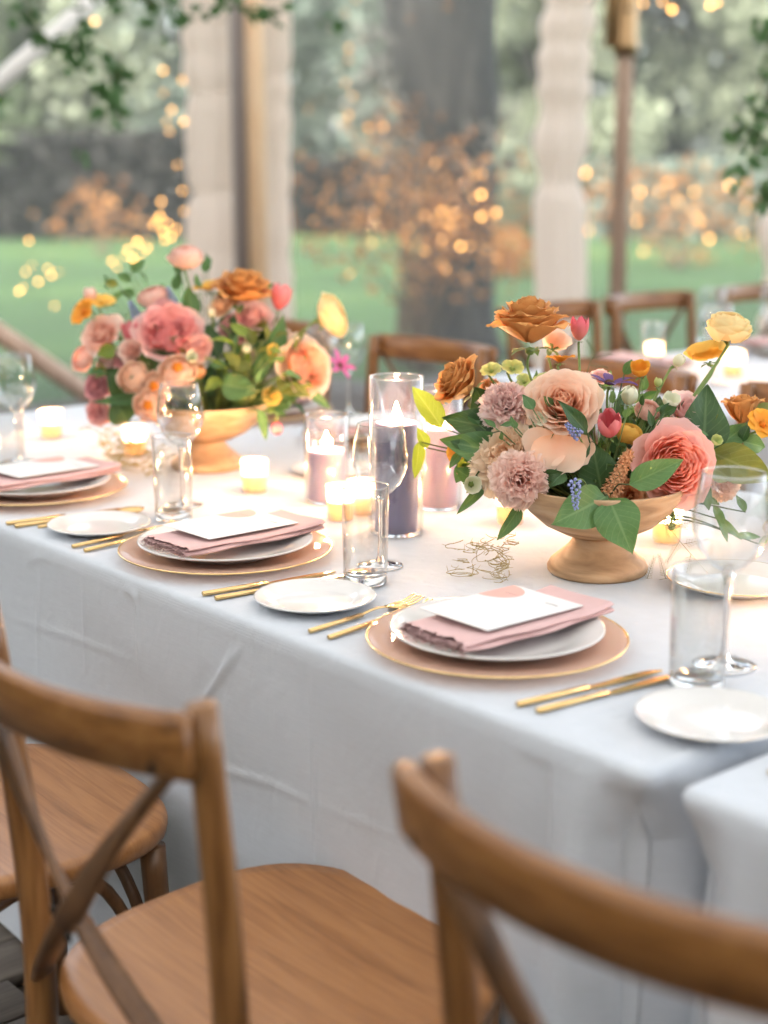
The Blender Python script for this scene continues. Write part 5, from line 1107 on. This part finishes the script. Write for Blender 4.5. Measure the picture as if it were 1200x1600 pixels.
# added bulbs on thin wires, standing in for lamp reflections in the tent wall
BULB = mesh('bulb', *lathe([(.0001, -.5), (.3, -.4), (.5, 0), (.3, .4), (.0001, .5)], 8), M['bulb'])
BULBS = [BULB]
for nm_ in ('bulbmid', 'bulbdim'): b_ = BULB.copy(); b_.materials[0] = M[nm_]; BULBS.append(b_)
def lights(label, pts, d, size, dim=0):
    P_ = [at_d(x, y, d + (i % 3) * .12) for i, (x, y) in enumerate(pts)]; t = thing('reflection_lights', label, 'fairy lights', P_[0]); g = G()
    for a, b in zip(P_[:-1], P_[1:]): g.add(*tube(smoothline([a - P_[0], (a + b) / 2 - P_[0] + [0, 0, -.03], b - P_[0]], 5), .0015, n=4))
    obj('wire', g.mesh('wire', M['wire']), t)
    for i, p in enumerate(P_): obj('bulb', BULBS[dim if dim < 3 else (2 if i % 3 else 1)], t, p - P_[0], None, size * rng.uniform(.7, 1.4))
lights('stand-in reflection bulbs in the copper shrub before the big trunk', [(520, 330), (560, 350), (600, 310), (545, 180), (575, 200), (640, 250), (680, 255), (700, 330), (735, 300), (775, 335), (753, 272), (750, 305), (712, 335), (660, 375), (640, 390), (690, 385), (735, 385), (725, 430), (668, 395), (612, 345), (490, 345), (530, 370), (585, 330), (650, 300), (672, 300), (708, 360), (690, 410), (652, 345), (628, 375), (760, 390), (725, 345)], 10.8, .016, 1)
lights('brightest stand-in reflection bulbs in the copper shrub before the big trunk', [(664, 392), (752, 338), (775, 332), (752, 304), (700, 350), (690, 330), (640, 382), (720, 385)], 10.75, .018)
lights('stand-in reflection bulbs climbing the big trunk', [(540, 20), (520, 45), (565, 60), (545, 75), (640, 30), (665, 35), (700, 10), (695, 30), (655, 65), (550, 150), (500, 155), (485, 160), (540, 130), (530, 110)], 11.0, .014, 3)
lights('stand-in reflection bulbs hanging beside the left drape', [(290, 8), (148, 33), (285, 125), (255, 110), (255, 145), (268, 172), (260, 190), (287, 190), (265, 205), (277, 258), (285, 298), (252, 315), (288, 330)], 9.6, .013)
lights('bright cluster of stand-in reflection bulbs above the far flowers, beside the left drape', [(245, 345), (255, 362), (262, 350), (275, 358), (258, 375), (240, 352), (268, 370), (250, 338)], 9.2, .020)
lights('soft stand-in reflection bulbs over the lawn above the far flowers', [(200, 390), (215, 378), (222, 395), (208, 405), (218, 412), (230, 388), (195, 400), (175, 408), (182, 418)], 8.2, .014)
lights('faint stand-in reflection bulbs over the lawn at the left', [(45, 376), (40, 425), (50, 415), (75, 420), (80, 430), (92, 425), (30, 455), (35, 450), (85, 478), (60, 440)], 8.4, .010)
lights('stand-in reflection bulbs in the copper bush at the left', [(52, 334), (140, 330), (165, 322), (170, 310), (152, 345), (180, 318), (130, 350), (222, 345), (165, 335)], 23.5, .030, 1)
lights('stand-in reflection bulbs in the copper bush at the right', [(995, 346), (1083, 330), (1090, 342), (1095, 347), (1108, 373), (1165, 325), (1060, 315), (1030, 300), (1140, 290), (915, 270), (1000, 300), (1160, 365), (1045, 285), (920, 360), (1085, 300)], 21.5, .036)
lights('stand-in reflection bulbs along the top edge right of the wooden pole', [(960, 4), (990, 8), (1005, 6), (1050, 15), (1110, 8), (1120, 4), (1035, 3)], 8.8, .017)

r2 = random.Random(31)
def scatter(x, y, rx, ry, n):
    o_ = [(x + r2.gauss(0, rx), y + r2.gauss(0, ry)) for _ in range(n)]; return sorted(o_, key=lambda p: (round(p[1] / 45), p[0]))
lights('dim amber stand-in reflection bulbs thick in the copper shrub before the big trunk', scatter(670, 330, 75, 52, 60), 10.5, .016, 3)
lights('dim stand-in reflection bulbs scattered through the branches left of the big trunk', scatter(560, 190, 50, 80, 20), 10.9, .012, 3)
lights('dim amber stand-in reflection bulbs in the copper bush at the right', scatter(1050, 330, 65, 30, 16), 21.0, .038, 3)
lights('dim amber stand-in reflection bulbs in the copper bush at the left', scatter(165, 335, 26, 18, 8), 23.0, .036, 2)

# garlands of smilax: the leaves one by one
SLV = [leaf_mesh_ for leaf_mesh_ in ()]
def smilax_leaf(k):
    ns, nt_ = 5, 6; vs = []; w_ = (.27, .33)[k]
    for j in range(nt_):
        t = j / (nt_ - 1)
        for i in range(ns): s_ = -1 + 2 * i / (ns - 1); vs.append((s_ * (w_ * math.sin(math.pi * t ** .75) ** .8 + .005), t, -.12 * t * t + .12 * abs(s_) * w_))
    return mesh('leaf', vs, [(j * ns + i, j * ns + i + 1, (j + 1) * ns + i + 1, (j + 1) * ns + i) for j in range(nt_ - 1) for i in range(ns - 1)], M['ivy'])
SLV = [smilax_leaf(0), smilax_leaf(1)]
def garland(label, paths, D0, seed, lpx, dens):
    r_ = random.Random(seed); p0 = at_d(*paths[0][0], D0); t = thing('greenery_garland', label, 'greenery', p0); g = G()
    for pa in paths:
        pts = smoothline([at_d(x, y, D0 + r_.uniform(-.08, .08)) for x, y in pa], 26); g.add(*tube([q - p0 for q in pts], .0025, .0012, 5)); ln = sum(np.linalg.norm(pts[i + 1] - pts[i]) for i in range(26))
        for i in range(int(ln * dens)):
            q = pts[r_.randrange(27)] + np.array([r_.gauss(0, .02) for _ in range(3)]); d = np.array([r_.gauss(0, .8), r_.gauss(0, .6), r_.gauss(-.5, .6)]); d /= np.linalg.norm(d)
            o = obj('leaf', SLV[i % 2], t, q - p0, face_dir(d) @ Quaternion((0, 0, 1), r_.uniform(0, 6.28)) @ Quaternion((1, 0, 0), R(90)), lpx * D0 / FPX * r_.uniform(.65, 1.25))
    obj('vine', g.mesh('vine', M['stemwood']), t); return t
garland('smilax garland hanging over the white brace at the top left', [[(30, -40), (50, 30), (70, 60), (95, 80)], [(120, -40), (125, 20), (110, 70), (105, 95)], [(180, -30), (165, 20), (150, 70), (130, 85)], [(200, -30), (230, 0), (300, 8), (400, 10), (440, 15)], [(190, 80), (185, 120), (188, 150), (185, 190)], [(165, 60), (178, 110), (170, 165), (158, 200)], [(230, -10), (250, 30), (262, 48)], [(125, 230), (128, 248)], [(-5, 150), (3, 165)]], 5.2, 3, 27, 62)
garland('thin smilax sprig beside the left drape at the top', [[(495, 30), (515, 38), (530, 50)], [(505, 45), (520, 55)]], 5.4, 5, 20, 60)
garland('dense smilax garland hanging down the right edge', [[(1230, -30), (1215, 60), (1205, 150), (1200, 240), (1205, 320)], [(1215, 30), (1195, 100), (1180, 170), (1190, 260)], [(1220, 90), (1185, 190), (1155, 200), (1135, 215)], [(1205, 140), (1185, 230), (1160, 255), (1150, 270)], [(1200, 60), (1190, 50), (1185, 40)], [(1205, 250), (1190, 290), (1195, 310)]], 5.0, 7, 24, 60)
